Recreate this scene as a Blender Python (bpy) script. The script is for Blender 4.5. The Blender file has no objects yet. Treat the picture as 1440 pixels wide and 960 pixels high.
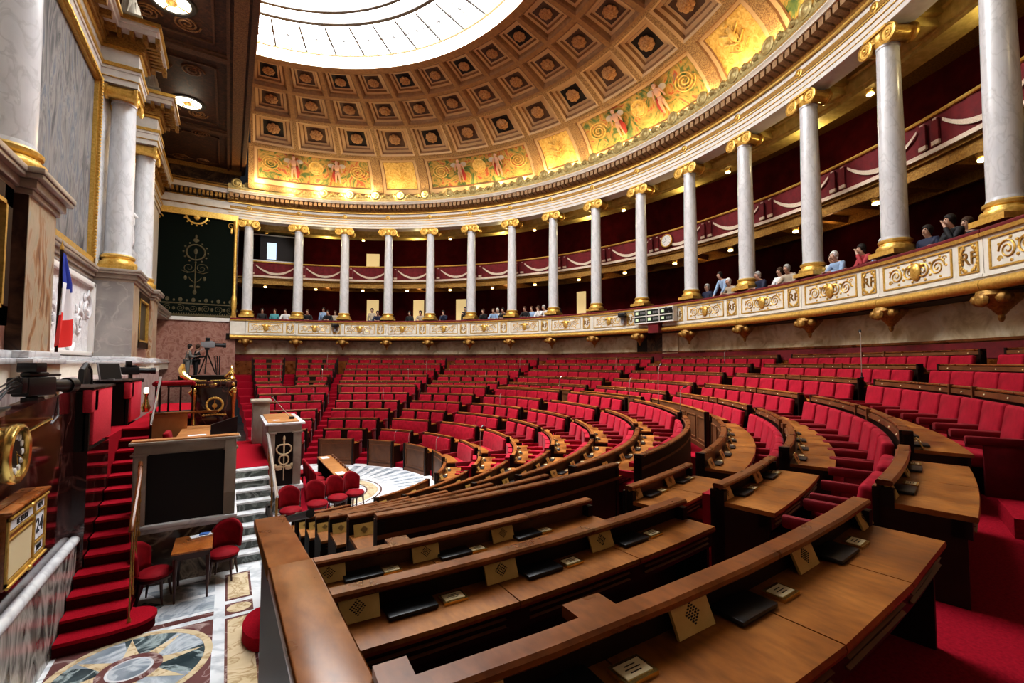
import bpy, bmesh, math, random
from mathutils import Vector, Matrix
random.seed(7)
C = bpy.context.scene.collection
SCN = bpy.context.scene
PI = math.pi
rad = math.radians
ORD = ['first','second','third','fourth','fifth','sixth','seventh','eighth','ninth','tenth','eleventh','twelfth','thirteenth','fourteenth','fifteenth','sixteenth','seventeenth','eighteenth','nineteenth','twentieth','twenty-first','twenty-second','twenty-third','twenty-fourth','twenty-fifth','twenty-sixth','twenty-seventh','twenty-eighth','twenty-ninth','thirtieth']

# ------------------------------------------------------------------ materials
def new_mat(name):
    m = bpy.data.materials.new(name); m.use_nodes = True
    nt = m.node_tree; b = nt.nodes['Principled BSDF']
    return m, nt, b
def setv(b, k, v):
    if k in b.inputs: b.inputs[k].default_value = v
def plain(name, col, rough=.5, metal=0., spec=.5, emit=None, es=0., coat=0., sheen=0.):
    m, nt, b = new_mat(name)
    setv(b,'Base Color',(*col,1)); setv(b,'Roughness',rough); setv(b,'Metallic',metal); setv(b,'Specular IOR Level',spec)
    if emit: setv(b,'Emission Color',(*emit,1)); setv(b,'Emission Strength',es)
    if coat: setv(b,'Coat Weight',coat); setv(b,'Coat Roughness',.15)
    if sheen: setv(b,'Sheen Weight',sheen); setv(b,'Sheen Roughness',.4)
    return m
def ramp(nt, stops):
    r = nt.nodes.new('ShaderNodeValToRGB'); e = r.color_ramp.elements
    while len(e) < len(stops): e.new(.5)
    for i,(p,c) in enumerate(stops): e[i].position = p; e[i].color = (*c,1)
    return r
def coords(nt, scale=(1,1,1), rot=(0,0,0)):
    tc = nt.nodes.new('ShaderNodeTexCoord'); mp = nt.nodes.new('ShaderNodeMapping')
    mp.inputs['Scale'].default_value = scale; mp.inputs['Rotation'].default_value = rot
    nt.links.new(tc.outputs['Object'], mp.inputs['Vector']); return mp
def noisy(name, stops, scale=4, detail=6, dist=0., mapscale=(1,1,1), rough=.5, metal=0., spec=.5, bump=0., coat=0., sheen=0., rough2=None, emit=0., nrough=.55):
    m, nt, b = new_mat(name)
    mp = coords(nt, mapscale)
    n = nt.nodes.new('ShaderNodeTexNoise'); n.inputs['Scale'].default_value = scale; n.inputs['Detail'].default_value = detail
    n.inputs['Distortion'].default_value = dist; n.inputs['Roughness'].default_value = nrough
    nt.links.new(mp.outputs[0], n.inputs['Vector'])
    r = ramp(nt, stops); nt.links.new(n.outputs['Fac'], r.inputs[0])
    nt.links.new(r.outputs[0], b.inputs['Base Color'])
    setv(b,'Roughness',rough); setv(b,'Metallic',metal); setv(b,'Specular IOR Level',spec)
    if coat: setv(b,'Coat Weight',coat); setv(b,'Coat Roughness',.12)
    if sheen: setv(b,'Sheen Weight',sheen); setv(b,'Sheen Roughness',.4)
    if emit:
        nt.links.new(r.outputs[0], b.inputs['Emission Color']); setv(b,'Emission Strength',emit)
    if bump:
        bp = nt.nodes.new('ShaderNodeBump'); bp.inputs['Strength'].default_value = bump; bp.inputs['Distance'].default_value = .03
        nt.links.new(n.outputs['Fac'], bp.inputs['Height']); nt.links.new(bp.outputs[0], b.inputs['Normal'])
    return m
def veined(name, base, vein, scale=1.5, thin=.03, rough=.25, base2=None, coat=0., stretch=(1,1,1)):
    """marble: soft clouds plus thin veins where a distorted noise crosses one half"""
    m, nt, b = new_mat(name)
    mp = coords(nt, stretch)
    n1 = nt.nodes.new('ShaderNodeTexNoise'); n1.inputs['Scale'].default_value = scale*1.3; n1.inputs['Detail'].default_value = 5
    n2 = nt.nodes.new('ShaderNodeTexNoise'); n2.inputs['Scale'].default_value = scale; n2.inputs['Detail'].default_value = 8; n2.inputs['Distortion'].default_value = 1.4
    for n in (n1,n2): nt.links.new(mp.outputs[0], n.inputs['Vector'])
    r1 = ramp(nt, [(.35,base),(.65,base2 or tuple(min(1,c*1.25) for c in base))]); nt.links.new(n1.outputs['Fac'], r1.inputs[0])
    r2 = ramp(nt, [(.5-thin*2,(0,0,0)),(.5,(1,1,1)),(.5+thin*2,(0,0,0))]); nt.links.new(n2.outputs['Fac'], r2.inputs[0])
    mx = nt.nodes.new('ShaderNodeMix'); mx.data_type = 'RGBA'
    nt.links.new(r2.outputs[0], mx.inputs[0]); nt.links.new(r1.outputs[0], mx.inputs[6]); mx.inputs[7].default_value = (*vein,1)
    nt.links.new(mx.outputs[2], b.inputs['Base Color']); setv(b,'Roughness',rough)
    if coat: setv(b,'Coat Weight',coat); setv(b,'Coat Roughness',.08)
    return m
M = {}
def woody(name, dark, mid, light, scale=3., rough=(.28,.55), coat=.06, spec=.35, fine=38.):
    """timber: broad figure, fine pores and uneven polish"""
    m, nt, b = new_mat(name); L=nt.links
    mp=coords(nt,(1,1,1)); mp2=coords(nt,(1.,.35,1.),(0,0,.6))
    n1=nt.nodes.new('ShaderNodeTexNoise'); n1.inputs['Scale'].default_value=scale; n1.inputs['Detail'].default_value=5; n1.inputs['Distortion'].default_value=.3; n1.inputs['Roughness'].default_value=.5
    n2=nt.nodes.new('ShaderNodeTexNoise'); n2.inputs['Scale'].default_value=fine; n2.inputs['Detail'].default_value=5
    L.new(mp.outputs[0],n1.inputs['Vector']); L.new(mp2.outputs[0],n2.inputs['Vector'])
    r1=ramp(nt,[(.30,dark),(.5,mid),(.70,light)]); L.new(n1.outputs['Fac'],r1.inputs[0])
    r2=ramp(nt,[(.30,(.68,.66,.64)),(.62,(1.08,1.07,1.06))]); L.new(n2.outputs['Fac'],r2.inputs[0])
    mx=nt.nodes.new('ShaderNodeMix'); mx.data_type='RGBA'; mx.blend_type='MULTIPLY'; mx.inputs[0].default_value=.8
    L.new(r1.outputs[0],mx.inputs[6]); L.new(r2.outputs[0],mx.inputs[7]); L.new(mx.outputs[2],b.inputs['Base Color'])
    mr=nt.nodes.new('ShaderNodeMapRange'); mr.inputs[1].default_value=.3; mr.inputs[2].default_value=.7; mr.inputs[3].default_value=rough[0]; mr.inputs[4].default_value=rough[1]
    L.new(n1.outputs['Fac'],mr.inputs[0]); L.new(mr.outputs[0],b.inputs['Roughness'])
    bp=nt.nodes.new('ShaderNodeBump'); bp.inputs['Strength'].default_value=.03; bp.inputs['Distance'].default_value=.002
    L.new(n2.outputs['Fac'],bp.inputs['Height']); L.new(bp.outputs[0],b.inputs['Normal'])
    setv(b,'Specular IOR Level',spec); setv(b,'Coat Weight',coat); setv(b,'Coat Roughness',.2)
    return m
M['desk'] = woody('oak_desk',(.13,.040,.006),(.25,.088,.014),(.38,.150,.028))
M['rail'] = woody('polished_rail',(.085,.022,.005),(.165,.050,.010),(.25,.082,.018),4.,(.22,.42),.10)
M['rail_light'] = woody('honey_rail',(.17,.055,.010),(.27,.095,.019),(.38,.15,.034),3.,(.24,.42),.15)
M['frieze'] = noisy('walnut_frieze', [(.3,(.10,.035,.012)),(.7,(.19,.07,.024))], 3, 5, .5, rough=.45)
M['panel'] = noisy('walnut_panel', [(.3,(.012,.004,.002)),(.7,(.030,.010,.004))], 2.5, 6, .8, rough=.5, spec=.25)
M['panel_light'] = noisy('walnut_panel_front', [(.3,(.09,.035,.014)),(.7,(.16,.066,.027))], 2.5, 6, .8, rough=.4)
M['ebony'] = plain('dark_stained_wood', (.012,.006,.004), .45, spec=.3)
M['mahogany'] = veined('polished_mahogany_marble', (.028,.006,.005), (.16,.06,.05), .9, .010, .08, (.05,.010,.008), coat=.6)
M['velvet'] = noisy('red_velvet', [(.3,(.23,.005,.016)),(.7,(.36,.010,.029))], 9, 4, rough=.7, spec=.12, sheen=.06)
M['velvet_arm'] = noisy('dark_red_velvet_arm', [(.3,(.13,.004,.008)),(.7,(.20,.006,.013))], 9, 4, rough=.65, spec=.2, sheen=.1)
M['shaded_riser'] = noisy('shaded_riser', [(.3,(.05,.001,.004)),(.7,(.085,.002,.006))], 60, 4, rough=.95, spec=.05)  # shade on the risers painted in as a darker carpet red
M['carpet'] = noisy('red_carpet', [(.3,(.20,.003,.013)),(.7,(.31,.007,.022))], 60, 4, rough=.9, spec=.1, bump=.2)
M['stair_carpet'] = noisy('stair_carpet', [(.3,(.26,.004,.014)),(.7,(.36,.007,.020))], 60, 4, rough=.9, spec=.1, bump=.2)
M['red_pad'] = noisy('red_padding', [(.3,(.56,.04,.065)),(.7,(.66,.055,.085))], 30, 4, rough=.8, spec=.2)
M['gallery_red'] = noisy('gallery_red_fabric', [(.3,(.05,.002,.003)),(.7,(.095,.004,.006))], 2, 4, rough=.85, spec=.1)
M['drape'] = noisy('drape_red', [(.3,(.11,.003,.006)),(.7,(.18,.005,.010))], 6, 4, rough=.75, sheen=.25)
M['fringe'] = noisy('pale_fringe', [(.3,(.58,.46,.34)),(.7,(.74,.62,.50))], 30, 3, rough=.8, bump=.4)
M['brass'] = noisy('brushed_brass', [(.3,(.52,.36,.10)),(.7,(.64,.46,.16))], 12, 3, rough=.42, metal=.25)
M['bright_brass'] = plain('bright_brass', (.80,.56,.18), .2, .9)
M['hole'] = plain('dark_perforation', (.03,.018,.006), .8)
M['blotter'] = plain('black_leather', (.012,.012,.014), .38)
M['card'] = plain('ivory_card', (.78,.66,.42), .4)
M['gold'] = noisy('gilding', [(.3,(.62,.38,.08)),(.7,(.85,.58,.18))], 18, 4, rough=.36, metal=.65, bump=.25)
M['gold_dark'] = noisy('old_gilding', [(.3,(.22,.11,.025)),(.7,(.48,.28,.07))], 20, 4, rough=.45, metal=.5, bump=.4)
M['crest'] = noisy('greenish_gilding', [(.3,(.26,.20,.075)),(.7,(.52,.42,.18))], 18, 4, rough=.42, metal=.35, bump=.4)
M['gold_paint'] = noisy('gold_paint', [(.3,(.52,.38,.11)),(.7,(.74,.57,.22))], 6, 4, rough=.4, metal=.15)
M['white_paint'] = noisy('white_stucco', [(.3,(.66,.64,.60)),(.7,(.76,.74,.70))], 5, 4, rough=.5)
M['ivory'] = noisy('ivory_stucco', [(.3,(.72,.68,.58)),(.7,(.80,.77,.68))], 5, 4, rough=.5)
M['column'] = veined('white_marble_column', (.60,.61,.63), (.56,.57,.58), 3.0, .02, .25, (.68,.69,.70), stretch=(1,1,.5))
M['white_marble'] = veined('white_marble', (.64,.65,.66), (.54,.54,.56), 1.4, .025, .25, (.74,.74,.75))
M['grey_marble'] = veined('grey_marble', (.30,.285,.27), (.46,.43,.40), 1.3, .02, .28, (.42,.40,.37))
M['pink_marble'] = veined('pink_marble', (.24,.10,.075), (.42,.24,.19), 2.6, .05, .3, (.37,.19,.145))
M['mauve_marble'] = veined('mauve_marble', (.30,.20,.19), (.58,.50,.48), 2.2, .07, .28, (.42,.30,.28), stretch=(1.6,1.6,.5))
M['brown_marble'] = veined('brown_marble', (.10,.055,.03), (.03,.015,.01), 1.8, .09, .28, (.22,.13,.07))
M['yellow_marble'] = noisy('yellow_green_marble', [(.3,(.46,.36,.20)),(.45,(.66,.58,.40)),(.6,(.80,.74,.58)),(.8,(.60,.60,.52))], 2.2, 8, 1.2, rough=.3)
M['siena'] = noisy('siena_marble', [(.3,(.14,.05,.03)),(.42,(.36,.20,.10)),(.5,(.46,.37,.27)),(.6,(.40,.33,.22)),(.72,(.34,.33,.31))], 2.6, 9, 1.8, (1.3,1.3,.45), rough=.3)
M['green_marble'] = veined('green_marble', (.055,.065,.058), (.26,.29,.27), 2.4, .03, .2, (.12,.135,.12))
M['dark_marble'] = veined('portor_marble', (.035,.025,.018), (.34,.26,.19), 1.8, .035, .15, (.13,.09,.065))
M['vein_black'] = veined('grey_veined_marble', (.075,.068,.062), (.55,.52,.48), 1.6, .05, .18, (.20,.185,.17), stretch=(1,1.6,.7))
M['tan_stone'] = veined('tan_stone', (.30,.25,.20), (.40,.34,.28), 1.2, .04, .35, (.40,.34,.28))
M['floor_white'] = veined('floor_white_marble', (.70,.72,.74), (.52,.55,.58), .9, .03, .18, (.84,.85,.86))
M['floor_grey'] = veined('floor_blue_marble', (.20,.24,.28), (.52,.56,.60), 2.0, .04, .18, (.34,.38,.42))
M['floor_green'] = veined('floor_green_marble', (.03,.045,.05), (.35,.42,.42), 2.4, .03, .15, (.08,.11,.12))
M['floor_red'] = veined('floor_red_marble', (.12,.05,.045), (.40,.30,.28), 1.4, .012, .18, (.18,.085,.08))
M['floor_cream'] = veined('floor_cream_marble', (.58,.47,.30), (.42,.30,.17), 3.0, .02, .2, (.70,.58,.40))
M['tapestry'] = noisy('faded_tapestry', [(.30,(.045,.045,.05)),(.42,(.13,.125,.125)),(.52,(.24,.225,.21)),(.60,(.12,.135,.16)),(.75,(.34,.31,.27))], 1.5, 10, 1.6, (1,1.6,.40), rough=.9, nrough=.62)
M['hanging'] = plain('dark_green_velvet', (.006,.010,.007), .9, spec=.1)
M['embroidery'] = noisy('dull_gold_thread', [(.3,(.05,.04,.016)),(.7,(.12,.095,.04))], 25, 3, rough=.7)
M['dome_rib'] = noisy('dome_ochre', [(.3,(.24,.13,.050)),(.7,(.36,.205,.085))], 7, 5, rough=.6)
M['dome_braid'] = noisy('dome_braid', [(.35,(.17,.09,.032)),(.65,(.46,.30,.13))], 26, 3, rough=.6, bump=.4)
M['dome_light'] = plain('dome_cream_line', (.56,.39,.21), .6)
M['dome_mid'] = noisy('dome_brown_step', [(.3,(.16,.08,.032)),(.7,(.24,.125,.052))], 8, 4, rough=.6)
M['dome_dark'] = plain('coffer_ground_black', (.02,.015,.012), .7)
M['dome_umber'] = plain('coffer_ground_umber', (.12,.07,.04), .7)
M['rosette'] = noisy('rosette_gilt', [(.3,(.30,.15,.055)),(.7,(.52,.30,.13))], 14, 3, rough=.5)
M['mural'] = noisy('mural_ground', [(.30,(.03,.085,.035)),(.41,(.10,.15,.04)),(.49,(.36,.24,.06)),(.56,(.46,.30,.09)),(.63,(.40,.07,.025)),(.72,(.09,.16,.12))], 1.5, 5, 2.2, rough=.7)
M['mural_gold'] = noisy('mural_gilt_relief', [(.3,(.42,.24,.05)),(.5,(.66,.44,.12)),(.7,(.80,.58,.22))], 5, 6, 1.5, rough=.5, bump=.8)
M['mural_red'] = plain('mural_red_cloth', (.36,.04,.03), .7)
M['skin'] = plain('skin', (.58,.36,.26), .55); M['mural_skin'] = plain('mural_skin', (.50,.30,.21), .7); M['modillion'] = noisy('modillion_bronze', [(.3,(.20,.105,.045)),(.7,(.42,.26,.12))], 20, 3, rough=.5)
M['wing'] = plain('wing_feather', (.46,.40,.32), .7)
M['ceil'] = noisy('painted_dark_ceiling', [(.35,(.022,.007,.003)),(.55,(.055,.018,.006)),(.75,(.11,.038,.012))], 5, 6, 1.6, rough=.6)
M['ceil_frame'] = noisy('ceiling_frame', [(.3,(.055,.022,.008)),(.7,(.12,.05,.018))], 14, 4, rough=.6, bump=.3)
M['ceil_band'] = noisy('ceiling_ornament_band', [(.35,(.10,.042,.014)),(.65,(.24,.115,.04))], 18, 4, rough=.5, bump=.5)
M['black'] = plain('black_plastic', (.010,.010,.011), .35)
M['grey_plastic'] = plain('grey_plastic', (.22,.22,.23), .4)
M['steel'] = plain('steel', (.55,.55,.56), .25, .9)
M['chrome_rail'] = plain('pale_polished_rail', (.62,.58,.55), .15, .6)
M['lamp_glass'] = plain('lamp_glass', (1,1,1), .5, emit=(1,.95,.78), es=4.0)
M['warm_bulb'] = plain('warm_bulb', (1,.9,.6), .5, emit=(1,.78,.38), es=5.0)
M['sky_glass'] = plain('skylight_glass', (1,1,1), .5, emit=(.93,.97,1.0), es=11.0)
M['sky_bar'] = plain('skylight_bar', (.16,.15,.14), .6)
M['sky_gold'] = plain('skylight_gilt_ring', (.55,.42,.2), .5)
M['lip'] = plain('white_cove_glow', (.9,.88,.82), .6, emit=(1,.95,.86), es=1.3)  # glow put into the white lip, standing in for daylight on it
M['blue'] = plain('flag_blue', (.012,.035,.30), .75)
M['white_cloth'] = plain('white_cloth', (.80,.80,.82), .75)
M['red_cloth'] = plain('flag_red', (.70,.03,.025), .75)
M['relief'] = noisy('white_plaster_relief', [(.3,(.62,.62,.63)),(.7,(.82,.82,.82))], 4, 7, 1.5, rough=.6, bump=1.0)
M['plaster'] = plain('white_plaster', (.74,.72,.68), .6)
M['paper'] = plain('paper', (.80,.82,.88), .6)
M['blue_paper'] = plain('blue_print', (.08,.20,.55), .6)
M['ink'] = plain('ink', (.02,.02,.025), .6)
M['door_lit'] = plain('lit_doorway', (.62,.45,.2), .7, emit=(1,.74,.36), es=.55)
M['win_lit'] = plain('booth_screen', (.4,.5,.6), .4, emit=(.65,.8,1), es=.7)
M['green_led'] = plain('sign_window', (.012,.02,.014), .3)
M['led_text'] = plain('sign_lettering', (.5,.6,.4), .5, emit=(.75,.9,.6), es=.35)
M['wood_table'] = woody('cherry_table',(.20,.055,.010),(.32,.10,.020),(.44,.16,.036),3.,(.2,.4),.25)
M['wood_orange'] = noisy('honey_desk', [(.3,(.36,.15,.045)),(.7,(.50,.23,.08))], 3, 6, .8, (1,3,1), rough=.38, coat=.1)
M['cherry_leg'] = plain('dark_cherry', (.05,.012,.008), .3)
M['chair_red'] = noisy('crimson_chair_velvet', [(.3,(.20,.003,.009)),(.7,(.30,.006,.015))], 9, 4, rough=.7, spec=.15, sheen=.05)
for nme,col in dict(hair_dark=(.015,.010,.008), hair_brown=(.07,.035,.018), hair_grey=(.42,.40,.38), hair_white=(.7,.68,.66), cl_black=(.014,.014,.017), cl_white=(.75,.74,.74), cl_blue=(.30,.42,.60), cl_red=(.42,.05,.06), cl_grey=(.16,.16,.15), cl_teal=(.10,.33,.36), cl_beige=(.48,.40,.30), cl_navy=(.02,.026,.06), cl_denim=(.08,.11,.18), eye=(.02,.015,.012)).items():
    M[nme] = plain(nme, col, .7)

# ------------------------------------------------------------------ mesh builder
class MB:
    def __init__(s): s.v=[]; s.f=[]; s.m=[]
    def add(s, vs, fs, mi=0, X=None):
        o=len(s.v)
        if X is not None: vs=[X@Vector(p) for p in vs]
        s.v+= [tuple(p) for p in vs]
        s.f+= [tuple(i+o for i in f) for f in fs]; s.m+=[mi]*len(fs); return s
    def box(s, c, d, mi=0, rz=0, X=None, taper=1.0):
        x,y,z=(q/2 for q in d); vs=[]
        for dz,t in ((-z,1.0),(z,taper)):
            for a,b in ((-x,-y),(x,-y),(x,y),(-x,y)): vs.append(Vector((a*t,b*t,dz)))
        T=Matrix.Translation(c)@Matrix.Rotation(rz,4,'Z')
        if X is not None: T=X@T
        return s.add(vs,[(0,3,2,1),(4,5,6,7),(0,1,5,4),(1,2,6,5),(2,3,7,6),(3,0,4,7)],mi,T)
    def bx(s,x0,x1,y0,y1,z0,z1,mi=0,X=None): return s.box(((x0+x1)/2,(y0+y1)/2,(z0+z1)/2),(abs(x1-x0),abs(y1-y0),abs(z1-z0)),mi,0,X)
    def lathe(s, prof, n=20, c=(0,0,0), mi=0, X=None, sx=1., sy=1., a0=0., a1=2*PI):
        full=abs(a1-a0-2*PI)<1e-6; k=n if full else n+1; vs=[]; fs=[]
        for r,z in prof:
            for i in range(k):
                a=a0+(a1-a0)*i/n; vs.append((c[0]+r*math.cos(a)*sx,c[1]+r*math.sin(a)*sy,c[2]+z))
        for j in range(len(prof)-1):
            for i in range(n):
                i2=(i+1)%k; fs.append((j*k+i,j*k+i2,(j+1)*k+i2,(j+1)*k+i))
        if full:
            if prof[0][0]>1e-5: fs.append(tuple(range(k))[::-1])
            if prof[-1][0]>1e-5: fs.append(tuple((len(prof)-1)*k+i for i in range(k)))
        return s.add(vs,fs,mi,X)
    def cyl(s,a,b,r,n=10,mi=0,r2=None,X=None): return s.tube([a,b],[r,r if r2 is None else r2],n,mi,X)
    def tube(s, pts, r, n=8, mi=0, X=None):
        pts=[Vector(p) for p in pts]; rs=r if isinstance(r,(list,tuple)) else [r]*len(pts)
        vs=[]; fs=[]; up=None
        for i,p in enumerate(pts):
            d=(pts[min(i+1,len(pts)-1)]-pts[max(i-1,0)])
            if d.length<1e-9: d=Vector((0,0,1))
            d.normalize()
            if up is None: up=Vector((0,0,1)) if abs(d.z)<.9 else Vector((1,0,0))
            u=d.cross(up)
            if u.length<1e-6: u=d.orthogonal()
            u.normalize(); w=u.cross(d); up=w
            for k in range(n):
                a=2*PI*k/n; vs.append(p+u*math.cos(a)*rs[i]+w*math.sin(a)*rs[i])
        for i in range(len(pts)-1):
            for k in range(n):
                k2=(k+1)%n; fs.append((i*n+k,i*n+k2,(i+1)*n+k2,(i+1)*n+k))
        fs.append(tuple(range(n))[::-1]); fs.append(tuple((len(pts)-1)*n+k for k in range(n)))
        return s.add(vs,fs,mi,X)
    def arc(s, prof, c, a0, a1, n, mi=0, caps=True, mis=None, closed=True):
        """prof: loop of (r,z) swept about vertical axis through c between angles a0,a1 (radians)"""
        k=len(prof); vs=[]; fs=[]; ms=[]
        for i in range(n+1):
            a=a0+(a1-a0)*i/n; ca,sa=math.cos(a),math.sin(a)
            for r,z in prof: vs.append((c[0]+r*ca,c[1]+r*sa,z))
        m=k if closed else k-1
        fl=a1<a0
        for i in range(n):
            for j in range(m):
                j2=(j+1)%k; q=(i*k+j,(i+1)*k+j,(i+1)*k+j2,i*k+j2)
                fs.append(q if fl else q[::-1]); ms.append(mis[j] if mis else mi)
        if caps and closed:
            fs.append(tuple(range(k)) if fl else tuple(range(k))[::-1]); ms.append(mi)
            q=tuple(n*k+j for j in range(k)); fs.append(q[::-1] if fl else q); ms.append(mi)
        o=len(s.v); s.v+=vs; s.f+=[tuple(i+o for i in f) for f in fs]; s.m+=ms; return s
    def ell(s, c, r, n=12, m=8, mi=0, X=None):
        vs=[];fs=[]
        for j in range(m+1):
            t=PI*j/m
            for i in range(n):
                a=2*PI*i/n; vs.append((c[0]+r[0]*math.sin(t)*math.cos(a),c[1]+r[1]*math.sin(t)*math.sin(a),c[2]-r[2]*math.cos(t)))
        for j in range(m):
            for i in range(n):
                i2=(i+1)%n; fs.append((j*n+i,j*n+i2,(j+1)*n+i2,(j+1)*n+i))
        return s.add(vs,fs,mi,X)
    def poly(s, pts, z0, z1, mi=0, X=None):
        n=len(pts); vs=[(x,y,z0) for x,y in pts]+[(x,y,z1) for x,y in pts]
        fs=[tuple(range(n))[::-1],tuple(range(n,2*n))]+[(i,(i+1)%n,n+(i+1)%n,n+i) for i in range(n)]
        return s.add(vs,fs,mi,X)
    def flat(s, pts, z, mi=0): return s.add([(x,y,z) for x,y in pts],[tuple(range(len(pts)))],mi)
    def mesh(s, name, mats, org=(0,0,0), bevel=0., seg=2, smooth=40):
        me=bpy.data.meshes.new(name)
        ox,oy,oz=org
        me.from_pydata([(x-ox,y-oy,z-oz) for x,y,z in s.v],[],s.f)
        for mt in mats: me.materials.append(M[mt])
        if len(mats)>1: me.polygons.foreach_set('material_index', s.m)
        if bevel:
            bm=bmesh.new(); bm.from_mesh(me); bmesh.ops.remove_doubles(bm,verts=bm.verts,dist=1e-5)
            es=[e for e in bm.edges if len(e.link_faces)==2 and e.calc_face_angle(0)>rad(35)]
            bmesh.ops.bevel(bm,geom=es,offset=bevel,segments=seg,affect='EDGES',profile=.5,clamp_overlap=True)
            bm.to_mesh(me); bm.free()
        if smooth:
            me.polygons.foreach_set('use_smooth',[True]*len(me.polygons))
            try: me.set_sharp_from_angle(angle=rad(smooth))
            except Exception: pass
        me.update(); return me
def link(name, data, parent=None, loc=None, rz=0.):
    o=bpy.data.objects.new(name,data); C.objects.link(o)
    if parent is not None: o.parent=parent
    if loc is not None: o.location=loc
    if rz: o.rotation_euler=(0,0,rz)
    return o
def part(name, mb, mats, parent, bevel=0., label=None, smooth=40, seg=2):
    if isinstance(mats,str): mats=[mats]
    org=(0,0,0); p=parent
    while p is not None: org=tuple(a+b for a,b in zip(org,p.location)); p=p.parent
    o=link(name, mb.mesh(name,mats,org,bevel,seg,smooth), parent)
    if label: o['label']=label
    return o
def tag(o, label, cat, group=None):
    o['label']=label; o['category']=cat
    if group: o['group']=group
    return o
def thing(name, label, cat, loc=(0,0,0), group=None, rz=0.):
    o=link(name,None,None,loc,rz); o.empty_display_size=.1
    return tag(o,label,cat,group)
def solo(name, mb, mats, label, cat, group=None, loc=(0,0,0), bevel=0.):
    if isinstance(mats,str): mats=[mats]
    o=link(name, mb.mesh(name,mats,loc,bevel),None,loc); return tag(o,label,cat,group)
def struct(name, mb, mats, bevel=0., parent=None, smooth=40):
    if isinstance(mats,str): mats=[mats]
    o=link(name, mb.mesh(name,mats,(0,0,0),bevel,2,smooth),parent)
    if parent is None: o['kind']='structure'
    return o
def dup(root, loc, rz=0., label=None, group=None):
    r=root.copy(); C.objects.link(r); r.location=loc; r.rotation_euler=(0,0,rz)
    if label: r['label']=label
    if group: r['group']=group
    for ch in list(root.children):
        c=ch.copy(); C.objects.link(c); c.parent=r
        for g in list(ch.children):
            d=g.copy(); C.objects.link(d); d.parent=c
    return r
def text_mb(txt, size, depth=.003):
    cu=bpy.data.curves.new('t','FONT'); cu.body=txt; cu.size=size; cu.extrude=depth; cu.align_x='CENTER'; cu.align_y='CENTER'; cu.resolution_u=2
    o=bpy.data.objects.new('t',cu); C.objects.link(o)
    dg=bpy.context.evaluated_depsgraph_get(); me=bpy.data.meshes.new_from_object(o.evaluated_get(dg))
    vs=[tuple(v.co) for v in me.vertices]; fs=[tuple(p.vertices) for p in me.polygons]
    bpy.data.objects.remove(o); bpy.data.curves.remove(cu); bpy.data.meshes.remove(me)
    return vs,fs
def skin(vdict, edges, root, sub=1):
    """one continuous limbed surface grown along a skeleton"""
    names=list(vdict); idx={n:i for i,n in enumerate(names)}
    me=bpy.data.meshes.new('sk'); me.from_pydata([vdict[n][0] for n in names],[(idx[a],idx[b]) for a,b in edges],[])
    o=bpy.data.objects.new('sk',me); C.objects.link(o)
    md=o.modifiers.new('s','SKIN'); md.use_smooth_shade=True
    lay=me.skin_vertices[0].data
    for n in names:
        r=vdict[n][1]; lay[idx[n]].radius=(r,r) if not isinstance(r,tuple) else r
        lay[idx[n]].use_root = (n==root)
    if sub:
        s=o.modifiers.new('u','SUBSURF'); s.levels=sub; s.render_levels=sub
    dg=bpy.context.evaluated_depsgraph_get(); out=bpy.data.meshes.new_from_object(o.evaluated_get(dg))
    bpy.data.objects.remove(o); bpy.data.meshes.remove(me)
    return out

# ------------------------------------------------------------------ survey numbers
H=3.445
CAM=Vector((.951,-12.845,H)); AX=rad(32.072)
R=16.8                       # colonnade radius, centred on the origin
SC=(2.003,-.0725)            # centre of the seating rings
A0=84.0; DA=8.845            # colonnade angles (degrees), counted from the green hanging
ZB=5.996; ZT=11.17
ROW={12:(4.183,.86),11:(5.088,1.09),10:(5.99,1.354),9:(6.9,1.617),8:(7.80,1.88),7:(8.71,2.143),6:(9.61,2.406),'q':(10.15,2.42),5:(10.98,2.584),4:(11.93,2.84),3:(13.0,3.151),2:(14.01,3.435),1:(15.03,3.718)}
FL={11:.14,10:.40,9:.67,8:.93,7:1.19,6:1.456,'g':1.60,5:1.634,4:1.90,3:2.20,2:2.485,1:2.768}
def pol(r,a,z,c=SC): a=rad(a); return Vector((c[0]+r*math.cos(a),c[1]+r*math.sin(a),z))

# ================================================================== CAMERA
cd=bpy.data.cameras.new('camera'); cam=bpy.data.objects.new('camera',cd); C.objects.link(cam)
cd.sensor_width=36; cd.sensor_fit='HORIZONTAL'; cd.lens=635.79/1440*36; cd.clip_start=.05; cd.clip_end=200
cam.location=CAM
e1=Vector((math.cos(AX),math.sin(AX))); e2=Vector((-math.sin(AX),math.cos(AX)))
pitch,roll=.04727,.0011
def cw(x,y,z): return Vector((x*e1.x+y*e1.y, x*e2.x+y*e2.y, z))
fwd=cw(0,math.cos(pitch),math.sin(pitch)); rt0=cw(1,0,0); up0=cw(0,-math.sin(pitch),math.cos(pitch))
rt=rt0*math.cos(roll)+up0*math.sin(roll); up=-rt0*math.sin(roll)+up0*math.cos(roll)
cam.matrix_world=Matrix(((rt.x,up.x,-fwd.x,CAM.x),(rt.y,up.y,-fwd.y,CAM.y),(rt.z,up.z,-fwd.z,CAM.z),(0,0,0,1)))
SCN.camera=cam

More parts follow.
